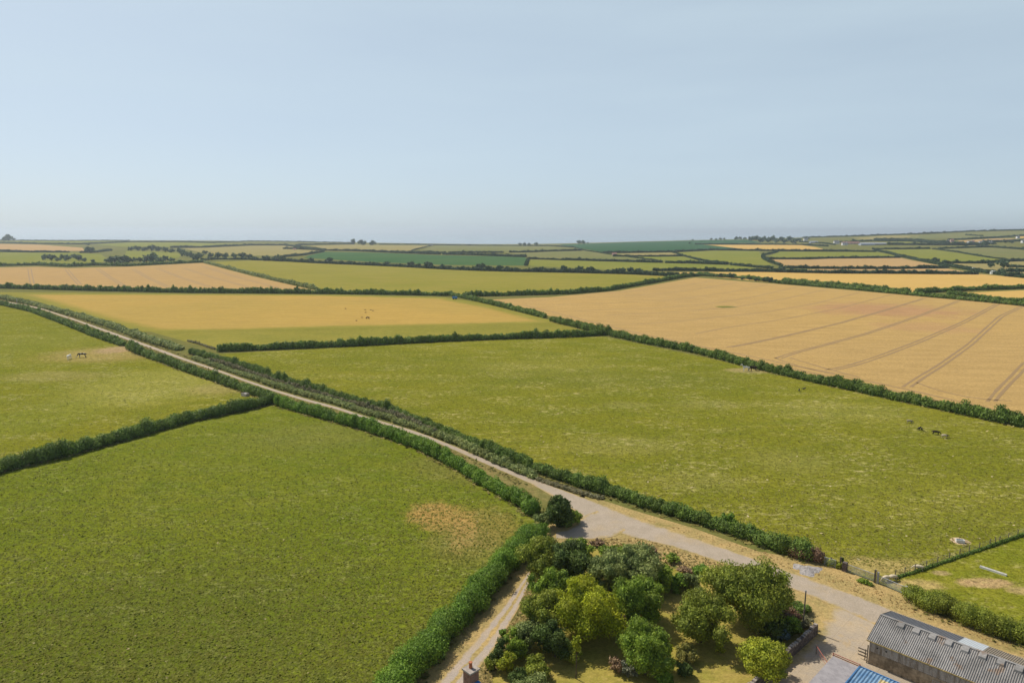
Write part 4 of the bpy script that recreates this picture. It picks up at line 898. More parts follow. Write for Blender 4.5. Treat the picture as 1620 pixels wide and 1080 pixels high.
def barn():
    EH, RHt, Wd, Ln = 3.1, 4.36, 8.1, 46.0
    b = empty('barn', A0, RZ); tag(b, 'long low barn with grey corrugated roof and a row of square ridge vents', 'barn')
    m = MB(); m.box(0, Ln, 0, .22, -.2, 1.62, 0); m.box(0, Ln, Wd - .22, Wd, -.2, 1.62, 0); m.box(0, .22, .22, Wd - .22, -.2, 1.62)
    m.box(Ln - .22, Ln, .22, Wd - .22, -.2, 1.62); m.build('block_wall', BLOCK, b)
    m = MB()
    # front cladding with a door gap and a dark slot
    for xa, xb in ((0, 15.55), (16.15, 19.9), (22.6, Ln)):
        vs, fs = corr(xa, xb, (-.02, 1.66), (-.02, EH - .02), .17, .022, ph=1.0); m.add(vs, fs)
    vs, fs = corr(0, Ln, (Wd + .02, 1.66), (Wd + .02, EH - .02), .17, .022); m.add(vs, fs)
    m.build('wall_cladding', CLAD, b)
    m = MB(); y = np.linspace(0, Wd, 46)
    vs, fs = [], []
    for k, q in enumerate(y):
        zt = EH - .03 + (RHt - EH) * (1 - abs(q - Wd / 2) / (Wd / 2)); xo = -.01 + .022 * math.sin(2 * math.pi * q / .17 + .5)
        vs += [(xo, q, 1.66), (xo, q, zt)]
    fs = [(2*i, 2*i+1, 2*i+3, 2*i+2) for i in range(len(y) - 1)]; m.add(vs, fs); m.build('gable_cladding', CLAD, b)
    m = MB(); m.box(.3, Ln - .3, .3, Wd - .3, -.1, EH - .35); m.build('interior_shade', DARK, b)  # black block, the shade inside the barn put into its colour
    ov = .25; sl = (RHt - EH) / (Wd / 2)
    m = MB(); vs, fs = corr(-.25, Ln, (-ov, EH + .02 - ov * sl), (Wd / 2, RHt + .02), .21, .045); m.add(vs, fs); f = m.build('front_roof', ROOF, b)
    segs = [(-.25, 7.6, DROOF), (7.6, 10.0, SKYL), (10.0, 14.4, MOSS), (14.4, Ln, DROOF)]
    for xa, xb, mt in segs:
        m = MB(); vs, fs = corr(xa, xb, (Wd / 2, RHt + .02), (Wd + ov, EH + .02 - ov * sl), .21, .035 if mt is not SKYL else .02); m.add(vs, fs)
        if xa == -.25: r = m.build('back_roof', mt, b)
        else: m.build('back_roof', mt, b)
    m = MB(); m.box(-.27, Ln, Wd / 2 - .16, Wd / 2 + .16, RHt + .035, RHt + .085); m.build('ridge_cap', ROOF, b)
    for i in range(24):
        x = 1.75 + i * 1.62
        m = MB(); y0, y1 = Wd / 2 - 1.02, Wd / 2 - .2; z0, z1 = RHt - sl * 1.02, RHt - sl * .2
        hgt = .26; xs = (x, x + .78)
        m.add([(xs[0], y0, z0 - .05), (xs[1], y0, z0 - .05), (xs[1], y1, z1 - .05), (xs[0], y1, z1 - .05),
               (xs[0] + .06, y0 + .06, z0 + hgt), (xs[1] - .06, y0 + .06, z0 + hgt), (xs[1] - .06, y1, z1 + hgt * .6), (xs[0] + .06, y1, z1 + hgt * .6)],
              [(4,5,6,7),(0,1,5,4),(1,2,6,5),(2,3,7,6),(3,0,4,7)]); m.build('roof_vent', ROOF, b)
    for x in (.85, 1.8):                    # two round holes, black discs painted as the shade inside
        m = MB(); m.tube((x, -.03, 2.35), (x, -.06, 2.35), .09, n=12); m.build('hole_shade', DARK, b)
    m = MB(); m.box(15.6, 16.1, -.05, .02, .0, EH - .15); m.build('gap_shade', DARK, b)  # black panel on the wall, painted shade of the narrow gap
    m = MB(); m.box(19.95, 22.55, -.05, .02, .0, EH - .15); m.build('doorway_shade', DARK, b)  # black panel, its colour stands for shade in the doorway
    g = MB()
    for z in (.15, .38, .6, .82, 1.05, 1.3): g.tube((6.6, -.16, z), (10.7, -.16, z), .025)
    for x in (6.6, 8.6, 10.7): g.tube((x, -.16, .1), (x, -.16, 1.34), .03)
    g.build('wall_gate', GALV, b)
    m = MB(); m.box(-.25, Ln, -ov - .1, -ov - .01, EH - ov * sl - .1, EH - ov * sl + .0); m.build('gutter', plain('mossy_gutter', (.33,.25,.10), .95, .05, .4, 2.5), b)
    m = MB(); m.box(-.29, -.255, -ov, Wd / 2, -.0, .001); vs = [(-.27, -ov, EH - ov*sl - .12), (-.27, Wd/2, RHt - .1), (-.27, Wd/2, RHt + .06), (-.27, -ov, EH - ov*sl + .06)]
    m = MB(); m.add(vs, [(0,1,2,3)]); vs = [(-.27, Wd/2, RHt - .1), (-.27, Wd + ov, EH - ov*sl - .12), (-.27, Wd + ov, EH - ov*sl + .06), (-.27, Wd/2, RHt + .06)]; m.add(vs, [(0,1,2,3)])
    m.build('bargeboard', RUSTW, b)
    m = MB(); m.tube((-.12, -.05, 0), (-.12, -.05, 2.3), .07); m.build('corner_post', RUSTW, b)
barn()
def hurdle():
    o = empty('wooden_hurdle', A0 + DU * -.2 + DN * .3, RZ); tag(o, 'three short dark rails sticking out from the barn corner', 'hurdle')
    m = MB()
    for z in (.45, .85, 1.25): m.box(-1.05, -.1, -.05, .05, z, z + .11)
    m.build('rail', RUSTW, o)
    m = MB(); m.box(-.32, -.24, .052, .13, 0, 1.4); m.build('post', RUSTW, o)
hurdle()

# ------------------------------------------------------------------ shed with blue and grey roof
n = NT('blue_roof_sheet', .5, .35); c = n.mix(n.rng(n.noise(.7, 4), .35, .65), (.085,.19,.33), (.18,.30,.42)); c = n.mix(n.math('MULTIPLY', n.rng(n.noise(2.5, 5, .7, n.mapv(scale=(4,.4,1))), .45, .7), .6), c, (.34,.42,.46)); BLUE = n.col(c)
YPAN = plain('yellowed_rooflight', (.52,.42,.20), .5, .3, .12)
n = NT('grey_felt_roof', .95, .1); c = n.mix(n.rng(n.noise(1.1, 5, .7), .35, .65), (.27,.25,.25), (.35,.325,.32)); c = n.mix(n.math('MULTIPLY', n.rng(n.noise(2.6, 4, .6), .62, .7), .6), c, (.15,.14,.13)); FELT = n.col(c)
def shed():
    zt = 2.7
    P0 = gz(1318, 1036.7, zt); x0, y0, _ = inl(P0); x1 = inl(gz(1360.3, 1053.6, zt))[0]
    L, D = 16.0, 7.0
    s = empty('shed', A0 + DU * x0 + DN * y0, RZ); tag(s, 'low shed before the barn, roofed half in grey felt, half in blue sheets', 'shed')
    g = x1 - x0
    m = MB(); m.box(.05, L, -D, -.05, -.1, zt - .2); m.build('wall', BLOCK, s)
    m = MB(); m.box(0, g - .02, -D, 0, zt - .16, zt - .02); m.build('felt_roof', FELT, s)
    k = 0; x = g
    m1, m2 = MB(), MB()
    vs, fs = corr(g, g + 2.35, (-D, zt - .1), (0, zt + .05), .34, .05); m1.add(vs, fs)
    vs, fs = corr(g + 2.35, g + 3.6, (-D, zt - .1), (-.55, zt + .035), .34, .05); m2.add(vs, fs)
    vs, fs = corr(g + 2.35, g + 3.6, (-.55, zt + .04), (0, zt + .055), .34, .05); m1.add(vs, fs)
    vs, fs = corr(g + 3.6, L, (-D, zt - .1), (0, zt + .05), .34, .05); m1.add(vs, fs)
    m1.build('blue_roof', BLUE, s); m2.build('rooflight', YPAN, s)
    m = MB(); m.box(g - .05, L, .0, .14, zt - .1, zt + .13); m.box(g - .07, g + .06, -D, -.01, zt - .1, zt + .09); m.build('roof_edge', plain('blue_flashing', (.06,.17,.34), .5, .3), s)
    return s, g, x0, y0, zt
sh, GX, SX, SY, SZ = shed()
def red_rail():
    o = empty('red_pipe_rail', A0 + DU * SX + DN * SY, RZ); tag(o, 'red pipe rail along the back edge of the grey felt roof', 'rail')
    m = MB(); m.tube((-.1, .1, SZ + .25), (GX + .1, .1, SZ + .25), .05); m.tube((-.1, .1, SZ + .03), (GX + .1, .1, SZ + .03), .05); m.build('rail', RED, o)
    m = MB(); m.tube((0, .1, SZ - 2.7), (0, .1, SZ + .3), .05); m.tube((GX, .1, SZ - 2.7), (GX, .1, SZ + .3), .05); m.build('post', RED, o)
red_rail()
def pole_bar():
    a = gz(1292, 1021, 1.1); b = A0 + DU * SX + DN * (SY + .12)
    o = empty('red_yard_gate', (a[0], a[1], 0)); tag(o, 'single red bar gate between the garden wall and the shed', 'gate')
    q = Vector((b[0] - a[0] - .15, b[1] - a[1], 0))
    m = MB(); m.tube((0, 0, 1.1), (q.x, q.y, 1.1), .045); m.tube((0, 0, .6), (q.x, q.y, .6), .02); m.build('bar', RED, o)
    m = MB(); m.tube((0, 0, 0), (0, 0, 1.2), .06); m.build('post', RUSTW, o)
pole_bar()

# ------------------------------------------------------------------ cottage (only its chimney reaches the picture)
n = NT('red_brick', .9, .1)
bk = n.n('ShaderNodeTexBrick'); bk.inputs['Scale'].default_value = 1.0; bk.inputs['Brick Width'].default_value = .23; bk.inputs['Row Height'].default_value = .075; bk.inputs['Mortar Size'].default_value = .008
bk.inputs['Color1'].default_value = (.27,.11,.065,1); bk.inputs['Color2'].default_value = (.20,.085,.055,1); bk.inputs['Mortar'].default_value = (.34,.29,.24,1)
mp = n.n('ShaderNodeMapping'); mp.inputs['Rotation'].default_value = (math.pi/2, 0, .001)
ad = n.n('ShaderNodeVectorMath', operation='ADD'); sp = n.n('ShaderNodeSeparateXYZ'); cb = n.n('ShaderNodeCombineXYZ')
n.l(n.co, sp.inputs[0]); n.l(n.math('ADD', sp.outputs[0], sp.outputs[1]), cb.inputs[0]); n.l(sp.outputs[2], cb.inputs[1]); n.l(cb.outputs[0], bk.inputs['Vector'])
BRICK = n.col(n.val(bk.outputs[0], n.rng(n.noise(2, 4), .3, .7, .8, 1.2)))
TERRA = plain('terracotta', (.42,.15,.07), .8, .2, .15, 5); CAP = plain('stone_cap', (.36,.31,.26), .9, .1, .2, 3, 0, (.22,.2,.15), .5)
SLATE = plain('grey_slate', (.15,.155,.17), .7, .3, .25, 5, 0, (.2,.19,.15), .5); RENDER = plain('painted_render', (.62,.59,.53), .9, .1, .1)
def cottage():
    zc = 9.4; P = gz(745, 1056.5, zc)
    o = empty('cottage', (P[0], P[1], 0), RZ); tag(o, 'cottage at the bottom edge with a red brick chimney and one terracotta pot', 'house')
    Lh, Wh, zr, ze = 10.0, 7.0, 7.9, 5.0
    m = MB(); m.box(.35, Lh, -Wh/2, Wh/2, -.2, ze); m.add([(.35,-Wh/2,ze),(.35,Wh/2,ze),(.35,0,zr),(Lh,-Wh/2,ze),(Lh,Wh/2,ze),(Lh,0,zr)], [(0,2,1),(3,4,5)]); m.build('wall', RENDER, o)
    sl = (zr - ze) / (Wh/2); m = MB()
    for s_ in (-1, 1):
        e = (Wh/2 + .3); m.add([(.2,s_*e,ze-.3*sl+.05),(Lh+.2,s_*e,ze-.3*sl+.05),(Lh+.2,0,zr+.06),(.2,0,zr+.06)], [(0,1,2,3)])
    m.box(.2, Lh + .2, -.12, .12, zr + .03, zr + .12); m.build('roof', SLATE, o)
    ch = MB(); ch.box(-.52, .52, -.52, .52, -.2, zc - .16); c = ch.build('chimney', BRICK, o)
    m = MB(); m.box(-.62, .62, -.62, .62, zc - .155, zc); m.build('chimney_cap', CAP, c)
    m = MB(); m.tube((-.1,.05,zc), (-.1,.05,zc+.55), .17, .14, 12); m.tube((-.1,.05,zc+.5), (-.1,.05,zc+.58), .18, .18, 12); m.build('chimney_pot', TERRA, c)
    m = MB(); m.box(.525, .95, -.45, .45, zr + .13, zr + .30); m.build('flashing', plain('blue_lead_flashing', (.05,.20,.42), .6, .3, .3), c)
cottage()

# ------------------------------------------------------------------ garden wall, pole, gates, fence
n = NT('rubble_stone', .92, .1)
vo = n.n('ShaderNodeTexVoronoi'); vo.inputs['Scale'].default_value = 3.2; n.l(n.co, vo.inputs['Vector'])
c = n.mix(n.rng(vo.outputs['Distance'], .0, .6), (.24,.19,.155), (.11,.09,.08)); n.bump(vo.outputs['Distance'], .8, .08)
STONE = n.col(n.val(c, n.rng(n.noise(2.5, 5), .3, .7, .7, 1.3)))
def wall():
    a, b = gp(1291, 1001), gp(1196, 1089); b = a + (b - a) * 1.6
    d = (b - a); L = np.linalg.norm(d); rz = math.atan2(d[1], d[0])
    o = empty('garden_wall', a, rz); tag(o, 'stone wall with a ragged top between the garden and the concrete yard', 'wall')
    nseg = int(L / .45); vs, fs = [], []
    for i in range(nseg + 1):
        x = L * i / nseg; h = 1.25 + .10 * math.sin(i * .8) + RNG.uniform(-.09, .09); w = .24 + RNG.uniform(-.02, .02)
        vs += [(x, -w, -.1), (x, -w + .03, h), (x, w - .03, h + RNG.uniform(-.05, .05)), (x, w, -.1)]
    for i in range(nseg):
        q = 4 * i
        for k in range(3): fs.append((q + k, q + k + 1, q + k + 5, q + k + 4))
    fs += [(0, 3, 2, 1), (4*nseg, 4*nseg+1, 4*nseg+2, 4*nseg+3)]
    mesh_obj('stonework', vs, [f[::-1] for f in fs], STONE, o)
    m = MB()
    for i in range(int(L / .6)):
        x = .3 + i * .6 + RNG.uniform(-.1, .1); s_ = RNG.uniform(.12, .24); m.box(x - s_, x + s_, -.2 + RNG.uniform(-.03,.03), .2, 1.12, 1.36 + RNG.uniform(-.08, .12))
    m.build('coping_stones', CAP, o)
wall()
def pole():
    b = gp(1270, 993); o = empty('wooden_pole', b); tag(o, 'bare leaning wooden pole at the corner of the garden by the yard', 'pole')
    m = MB(); m.tube((0, 0, -.3), (.05, 0, 5.1), .10, .08, 10); m.build('shaft', RUSTW, o)
    m = MB(); m.tube((.05, 0, 5.101), (.05, 0, 5.17), .10, .07, 10); m.build('pole_cap', GALV, o)
pole()
def gate(u0, v0, u1, v1, label, ht=1.15):
    a, b = gp(u0, v0), gp(u1, v1); d = b - a; L = float(np.linalg.norm(d))
    o = empty('field_gate', a, math.atan2(d[1], d[0])); tag(o, label, 'gate', 'galvanised field gates')
    m = MB(); m.tube((.03,0,.12),(.03,0,ht),.035); m.tube((L-.03,0,.12),(L-.03,0,ht),.035); m.tube((.03,0,ht),(L-.03,0,ht),.05); m.tube((.03,0,.12),(L-.03,0,.12),.03); m.build('gate_frame', GALV, o)
    m = MB()
    for k in range(1, 6): z = .12 + (ht - .12) * k / 6; m.tube((.06,0,z),(L-.06,0,z),.028)
    m.build('gate_bars', GALV, o)
    m = MB()
    for k in range(1, 3): m.tube((L*k/3,.03,.15),(L*k/3,.03,ht-.03),.02)
    m.tube((.1,.03,.15),(L/3,.03,ht-.04),.018); m.build('gate_braces', GALV, o)
gate(1341, 904, 1383, 919.5, 'galvanised field gate nearest the stone pier, leading into the central pasture')
gate(1389, 922, 1431, 940, 'galvanised field gate of the paddock, in front of the two sheep')
gate(1303, 893, 1322, 899, 'small mesh gate between the brown dead bush and the stone pier', 1.3)
def post_at(u, v, h, w, mat, label, name='gatepost', cat='gatepost'):
    b = gp(u, v); m = MB(); m.box(-w/2, w/2, -w/2, w/2, -.2, h); m.box(-w/2+.01, w/2-.01, -w/2+.01, w/2-.01, h, h + .06)
    o = m.build(name, mat); o.location = b; o.rotation_euler = (0, 0, RZ); return tag(o, label, cat)
post_at(1336, 903, 1.35, .62, STONE, 'squat stone gate pier with a dark bush on top', 'stone_pier', 'gate pier')
post_at(1329, 898, 1.7, .2, RUSTW, 'slim dark wooden post left of the stone gate pier')
post_at(1314, 893, 1.2, .15, RUSTW, 'thin post in the middle of the small mesh gate'); post_at(1303, 886, 1.3, .15, RUSTW, 'thin post at the dead brown bush')
post_at(1383.6, 921.5, 2.0, .22, RUSTW, 'tall wooden gatepost between the two field gates, left one'); post_at(1388, 922.5, 1.7, .26, plain('grey_concrete', (.36,.36,.35), .9, .1, .15), 'pale concrete gatepost between the two field gates, right one')
post_at(1432.5, 941.5, 1.35, .3, plain('white_concrete', (.50,.49,.46), .9, .1, .15), 'pale concrete post at the right end of the paddock gate')
post_at(27, 479.5, 3.0, .4, plain('pale_timber', (.50,.45,.38), .9, .1, .15), 'pale post at the end of the lane by the hay field', 'signpost', 'post')
def rail_fence():
    a, b = gp(1436, 942), gp(1452, 946); d = b - a; L = np.linalg.norm(d)
    o = empty('rail_fence', a, math.atan2(d[1], d[0])); tag(o, 'short wooden rail fence between the paddock gate and the loose hedge', 'fence')
    for x in (0, L / 2, L):
        m = MB(); m.box(x - .06, x + .06, -.06, .06, -.1, 1.15); m.build('post', RUSTW, o)
    for z in (.5, .95):
        m = MB(); m.box(-.1, L + .1, -.10, -.063, z, z + .12); m.build('rail', RUSTW, o)
rail_fence()
def wire_fence():
    ps = [(1416,913.5),(1431,909),(1447,904),(1465,898),(1483,891.7),(1501.5,885),(1518,879.4),(1532.6,875),(1549,870),(1565.7,864),(1574,861),(1581,858.5),(1595,853.5),(1609.6,848.5),(1625,843),(1645,836.5),(1668,829)]
    P = [gp(u, v) for u, v in ps]; o = empty('wire_fence', P[0]); tag(o, 'post and wire fence between the central pasture and the paddock', 'fence')
    for q in P:
        r = q - P[0]; m = MB(); m.tube((r[0], r[1], -.2), (r[0], r[1], 1.25 + RNG.uniform(-.08,.08)), .065, .06); m.build('post', RUSTW, o)
    m = MB()
    for i in range(len(P) - 1):
        a, b = P[i] - P[0], P[i+1] - P[0]
        for z in (.15, .4, .65, .9, 1.1): m.tube((a[0],a[1],z),(b[0],b[1],z),.008, n=4)
    m.build('wire', GALV, o)
wire_fence()
hedge([(1414,915),(1465,899.5),(1520,880),(1570,863.5),(1622,845.5),(1668,830)], .42, .55, 'low strip of rank grass under the wire fence', mat='hedge', cat='grass strip', name='grass_strip', density=.8)

def slab(name, u, v, mat, dims, label, cat, rz=0.0):
    b = gp(u, v); m = MB(); x, y, z = dims; m.box(-x/2, x/2, -y/2, y/2, 0.03, z); m.box(-x/2+.05, x/2-.05, -y/2+.05, y/2-.05, z, z+.03)
    o = m.build(name, mat); o.location = b; o.rotation_euler = (0, 0, rz); return tag(o, label, cat)
def trough(u, v, L, Wd, h, mat, inner, label, rz):
    o = empty('water_trough', gp(u, v), rz); tag(o, label, 'trough')
    m = MB(); t = .06; m.box(-L/2, L/2, -Wd/2, -Wd/2+t, 0.02, h); m.box(-L/2, L/2, Wd/2-t, Wd/2, 0.02, h); m.box(-L/2, -L/2+t, -Wd/2+t, Wd/2-t, 0.02, h); m.box(L/2-t, L/2, -Wd/2+t, Wd/2-t, 0.02, h)
    m.build('trough_body', mat, o); m = MB(); m.box(-L/2+t, L/2-t, -Wd/2+t, Wd/2-t, .02, h*.75); m.build('water', inner, o)
PALE = plain('pale_plastic', (.62,.60,.55), .6, .3, .08); WATER = plain('trough_water', (.20,.24,.26), .15, .5, .1)
trough(1571, 904, 3.4, .38, .3, PALE, PALE, 'long white feed trough lying in the paddock', math.radians(-52))
trough(1518.5, 857.5, 1.2, .7, .5, PALE, WATER, 'small pale water trough on the bare patch beyond the wire fence', -.3)
trough(388, 626, 2.2, 1.3, .9, plain('rusty_cream_metal', (.50,.42,.35), .7, .2, .15), PALE, 'pale feed box at the corner where two hedges meet', -.5)
def ash_heap():
    c = gp(1277, 901); vs, fs = [], []; n_ = 28
    for r_ in range(6):
        for k in range(n_):
            a = 6.283 * k / n_; rr = r_ / 5 * (2.0 + .5 * math.sin(a * 3 + 1) + .25 * math.sin(a * 7))
            vs.append((c[0] + rr * math.cos(a), c[1] + rr * math.sin(a) * .9, .03 + .28 * math.exp(-(r_ / 3.0) ** 2) * (1 + .12 * math.sin(a * 5 + r_)) if r_ < 5 else .0))
    for r_ in range(5):
        for k in range(n_): fs.append((r_*n_+k, (r_+1)*n_+k, (r_+1)*n_+(k+1) % n_, r_*n_+(k+1) % n_))
    tag(mesh_obj('rubble_heap', vs, fs, ASH, smooth=True), 'low pale heap of ash and rubble on the verge by the dead brown bush', 'rubble heap')
ash_heap()
# blue trailer in the hedge corner
def trailer():
    b = gp(719.5, 473.5); o = empty('blue_trailer', b, -.1); o.scale = (.8, .8, .8); tag(o, 'bright blue box trailer tucked in the hedge corner beside the wheat', 'trailer')
    m = MB(); m.box(-2.2, 2.2, -1.1, 1.1, .8, 2.5); m.box(-2.25, 2.25, -1.15, 1.15, 2.5, 2.6); m.build('body', plain('blue_paint', (.03,.16,.38), .5, .4, .1), o)
    for x in (-1.2, 1.2):
        m = MB(); m.tube((x, -1.05, .45), (x, -1.35, .45), .45, n=14); m.build('wheel', DARK, o); m = MB(); m.tube((x, 1.05, .45), (x, 1.35, .45), .45, n=14); m.build('wheel', DARK, o)
trailer()

# ------------------------------------------------------------------ distant buildings
WHITEW = plain('white_render', (.74,.73,.70), .9, .1, .06); PINKW = plain('pinkish_render', (.55,.38,.32), .9, .1, .08); GREYR = plain('grey_shed_roof', (.36,.39,.44), .6, .3, .1); REDR = plain('red_tile_roof', (.34,.18,.13), .8, .1, .15)
WIN = plain('window_glass', (.03,.035,.045), .15, .5, .1)
def building(u, v, wpx, hgt, dep_, wallm, roofm, label, cat='house', name='house', rz=0.0, chim=True, wins=3):
    b = gp(u, v); L = wpx * depth(b) / F
    o = empty(name, b, rz); tag(o, label, cat)
    e, r = hgt * .62, hgt
    m = MB(); m.box(-L/2, L/2, -dep_/2, dep_/2, -1.5, e); m.add([(-L/2,-dep_/2,e),(-L/2,dep_/2,e),(-L/2,0,r),(L/2,-dep_/2,e),(L/2,dep_/2,e),(L/2,0,r)], [(0,2,1),(3,4,5)]); m.build('wall', wallm, o)
    sl = (r - e) / (dep_/2); m = MB()
    for s_ in (-1, 1): m.add([(-L/2-.4,s_*(dep_/2+.5),e-.5*sl+.12),(L/2+.4,s_*(dep_/2+.5),e-.5*sl+.12),(L/2+.4,0,r+.12),(-L/2-.4,0,r+.12)], [(0,1,2,3)])
    rf = m.build('roof', roofm, o)
    if chim: m = MB(); m.box(L/2-1.6, L/2-.5, -.5, .5, r - .6, r + 1.6); m.build('chimney', wallm, rf)
    for k in range(wins):
        x = -L/2 + L * (k + .5) / wins
        m = MB(); m.box(x - .7, x + .7, -dep_/2 - .06, -dep_/2 - .01, e * .45, e * .85); m.build('window', WIN, o)
building(1274.5, 381.2, 6, 11, 9, WHITEW, SLATE, 'white house among trees on the skyline left of the farm')
building(1287, 384.5, 12, 6, 12, GREYR, GREYR, 'low pale grey shed right of the white house', 'shed', 'farm_shed', chim=False)
building(1323, 385.8, 8, 10, 9, WHITEW, SLATE, 'bright white farmhouse at the left of the farm group')
building(1336, 388, 8, 8, 9, WHITEW, SLATE, 'low white house in front of the farm roofs'); building(1345, 386.2, 26, 7, 14, PINKW, REDR, 'long red-roofed farm range behind the low white house', 'barn', 'farm_range', chim=False, wins=5)
building(1371, 388, 22, 7, 16, GREYR, GREYR, 'long pale grey farm shed at the right of the farm', 'shed', 'farm_shed', chim=False, wins=0); building(1392, 387.5, 18, 6, 14, SLATE, GREYR, 'dark grey farm shed furthest right in the farm', 'shed', 'farm_shed', chim=False, wins=0)
building(1498.5, 384.6, 4, 8, 8, WHITEW, SLATE, 'small white house left in the hamlet on the hill'); building(1505.5, 383.3, 5, 9, 8, PINKW, REDR, 'buff house just above the left of the hamlet')
building(1534, 386.4, 7, 9, 9, WHITEW, SLATE, 'widest white house in the middle of the hamlet', rz=.1); building(1538.5, 385.6, 4, 9, 8, WHITEW, REDR, 'white house with a red roof in the middle of the hamlet')
building(1551.5, 386, 6, 8, 8, WHITEW, SLATE, 'white house behind the round tree of the hamlet'); building(1566.5, 386.2, 5, 8, 8, WHITEW, SLATE, 'white house right of the round tree of the hamlet')
building(1618, 384.2, 4, 8, 8, WHITEW, SLATE, 'tiny white house at the right edge of the hill'); building(1610, 377.3, 4, 8, 8, WHITEW, SLATE, 'pale house high on the hill by the right edge')
building(972, 403.8, 7, 5, 8, PINKW, REDR, 'small red-brown barn beside the grey bank', 'barn', 'small_barn', chim=False, wins=1)
building(466, 395.2, 4, 4, 6, REDR, REDR, 'tiny rust-red shelter in the dull field left of the root crop', 'shelter', 'field_shelter', chim=False, wins=0)
building(1571, 433.5, 6, 4, 5, WHITEW, WHITEW, 'white trailer by the lane below the round trees', 'trailer', 'white_trailer', chim=False, wins=0)
building(682, 388.6, 5, 5, 8, SLATE, SLATE, 'grey barn on the skyline above the slanting bank', 'barn', 'small_barn', chim=False, wins=0)
building(1540, 427.5, 5, 3.2, 5, SLATE, WHITEW, 'low pale cart beside the broad lane hedge', 'trailer', 'farm_trailer', chim=False, wins=0)

# ------------------------------------------------------------------ animals
def body_mesh(name, pts, edges, mat, sub=1):
    me = bpy.data.meshes.new(name); me.from_pydata([p[:3] for p in pts], edges, [])
    o = bpy.data.objects.new(name, me); COL.objects.link(o)
    md = o.modifiers.new('skin', 'SKIN')
    for i, p in enumerate(pts):
        me.skin_vertices[0].data[i].radius = (p[3], p[3] if len(p) < 5 else p[4]); me.skin_vertices[0].data[i].use_root = i == 0
    o.modifiers.new('sub', 'SUBSURF').levels = sub; o.modifiers['sub'].render_levels = sub
    dg = bpy.context.evaluated_depsgraph_get(); m2 = bpy.data.meshes.new_from_object(o.evaluated_get(dg))
    m2.name = name; m2.materials.clear(); m2.materials.append(mat); m2.polygons.foreach_set('use_smooth', [True] * len(m2.polygons))
    bpy.data.objects.remove(o); return m2
def quadruped(kind, graze=True):
    if kind == 'horse':
        L, hb, leg, r, neck, hd = 1.55, 1.18, .95, .28, .75, .52
    elif kind == 'cow':
        L, hb, leg, r, neck, hd = 1.6, 1.02, .72, .36, .5, .45
    else:
        L, hb, leg, r, neck, hd = .85, .58, .38, .24, .26, .24
    x0, x1 = -L/2, L/2
    P = [(x0,0,hb+.02,r*.8,r*.9),(0,0,hb-.05,r*.95,r*1.0),(x1,0,hb,r*.85,r*1.0)]
    if graze: nk = [(x1+neck*.45,0,hb-.05,r*.5),(x1+neck*.75,0,hb-neck*.75,r*.32),(x1+neck*.95+hd*.1,0,hb-neck-.05*hd,r*.30),(x1+neck+hd*.5,0,max(.1,hb-neck-hd*.75),r*.2)]
    else: nk = [(x1+neck*.3,0,hb+neck*.35,r*.5),(x1+neck*.55,0,hb+neck*.85,r*.34),(x1+neck*.7+hd*.2,0,hb+neck*.95,r*.32),(x1+neck*.7+hd*.9,0,hb+neck*.7,r*.2)]
    P += nk; E = [(0,1),(1,2),(2,3),(3,4),(4,5),(5,6)]
    w = r * .55; lr = r * .30 if kind != 'sheep' else r * .2
    for (xx_, fr) in ((x0+.08, False), (x1-.05, True)):
        for s_ in (-1, 1):
            i = len(P); st = RNG.uniform(-.07, .07) * L
            if fr: P += [(xx_, s_*w, hb-.18*hb, lr*1.4), (xx_+st*.3, s_*w, leg*.5, lr*.9), (xx_+st, s_*w, leg*.12, lr*.65), (xx_+st+.03, s_*w, .02, lr*.8)]
            else: P += [(xx_-.02, s_*w, hb-.15*hb, lr*2.0), (xx_+.10*L, s_*w, leg*.72, lr*1.3), (xx_-.06*L+st, s_*w, leg*.42, lr*.8), (xx_-.03*L+st, s_*w, .02, lr*.8)]
            E += [(2 if fr else 0, i), (i, i+1), (i+1, i+2), (i+2, i+3)]
    i = len(P); P += [(x0-.16*L, 0, hb-.02, r*.22), (x0-.22*L, 0, hb-.35*hb, r*.2)]; E += [(0, i), (i, i+1)]
    return P, E, nk
def animal(kind, u, v, mat, label, rz, sc=1.0, graze=True, mane=None):
    P, E, nk = quadruped(kind, graze); o = empty(kind, gp(u, v), rz); o.scale = (sc,)*3; tag(o, label, kind)
    link(bpy.data.objects.new('body', body_mesh('body', P, E, mat)), o)
    m = MB(); e = nk[2]; r = e[3]
    for s_ in (-1, 1): m.tube((e[0]-.02, s_*r*.6, e[2]+r*.6), (e[0]-.05, s_*r*1.1, e[2]+r*1.6), r*.35, r*.08, 6)
    m.build('ears', mat, o)
    if mane:
        m = MB()
        q = [(P[2][0], P[2][2]+.2), (nk[0][0], nk[0][2]+.16), (nk[1][0], nk[1][2]+.12), (nk[2][0]-.05, nk[2][2]+.12)]
        for (a, b_), (c_, d) in zip(q[:-1], q[1:]): m.tube((a,0,b_), (c_,0,d), .07, .06, 6)
        m.build('mane', mane, o)
def pied(name, a, b, thr=.5):
    n = NT(name, .8, .2); return n.col(n.mix(n.rng(n.noise(1.6, 2, .4), thr - .03, thr + .03), a, b))
WHT = plain('white_coat', (.80,.77,.68), .85, .15, .06); BLK = plain('black_coat', (.018,.016,.016), .6, .3, .2); BRN = plain('dark_brown_coat', (.05,.028,.02), .7, .25, .2)
FLE = plain('cream_fleece', (.60,.50,.34), .95, .05, .12, 12); FLB = plain('dark_fleece', (.045,.035,.025), .95, .05, .2, 12); FLG = plain('grey_fleece', (.30,.26,.18), .95, .05, .2, 12)
animal('horse', 109.5, 568.5, WHT, 'white horse seen end-on, grazing in the left pasture', math.radians(100), 1.4, True, WHT)
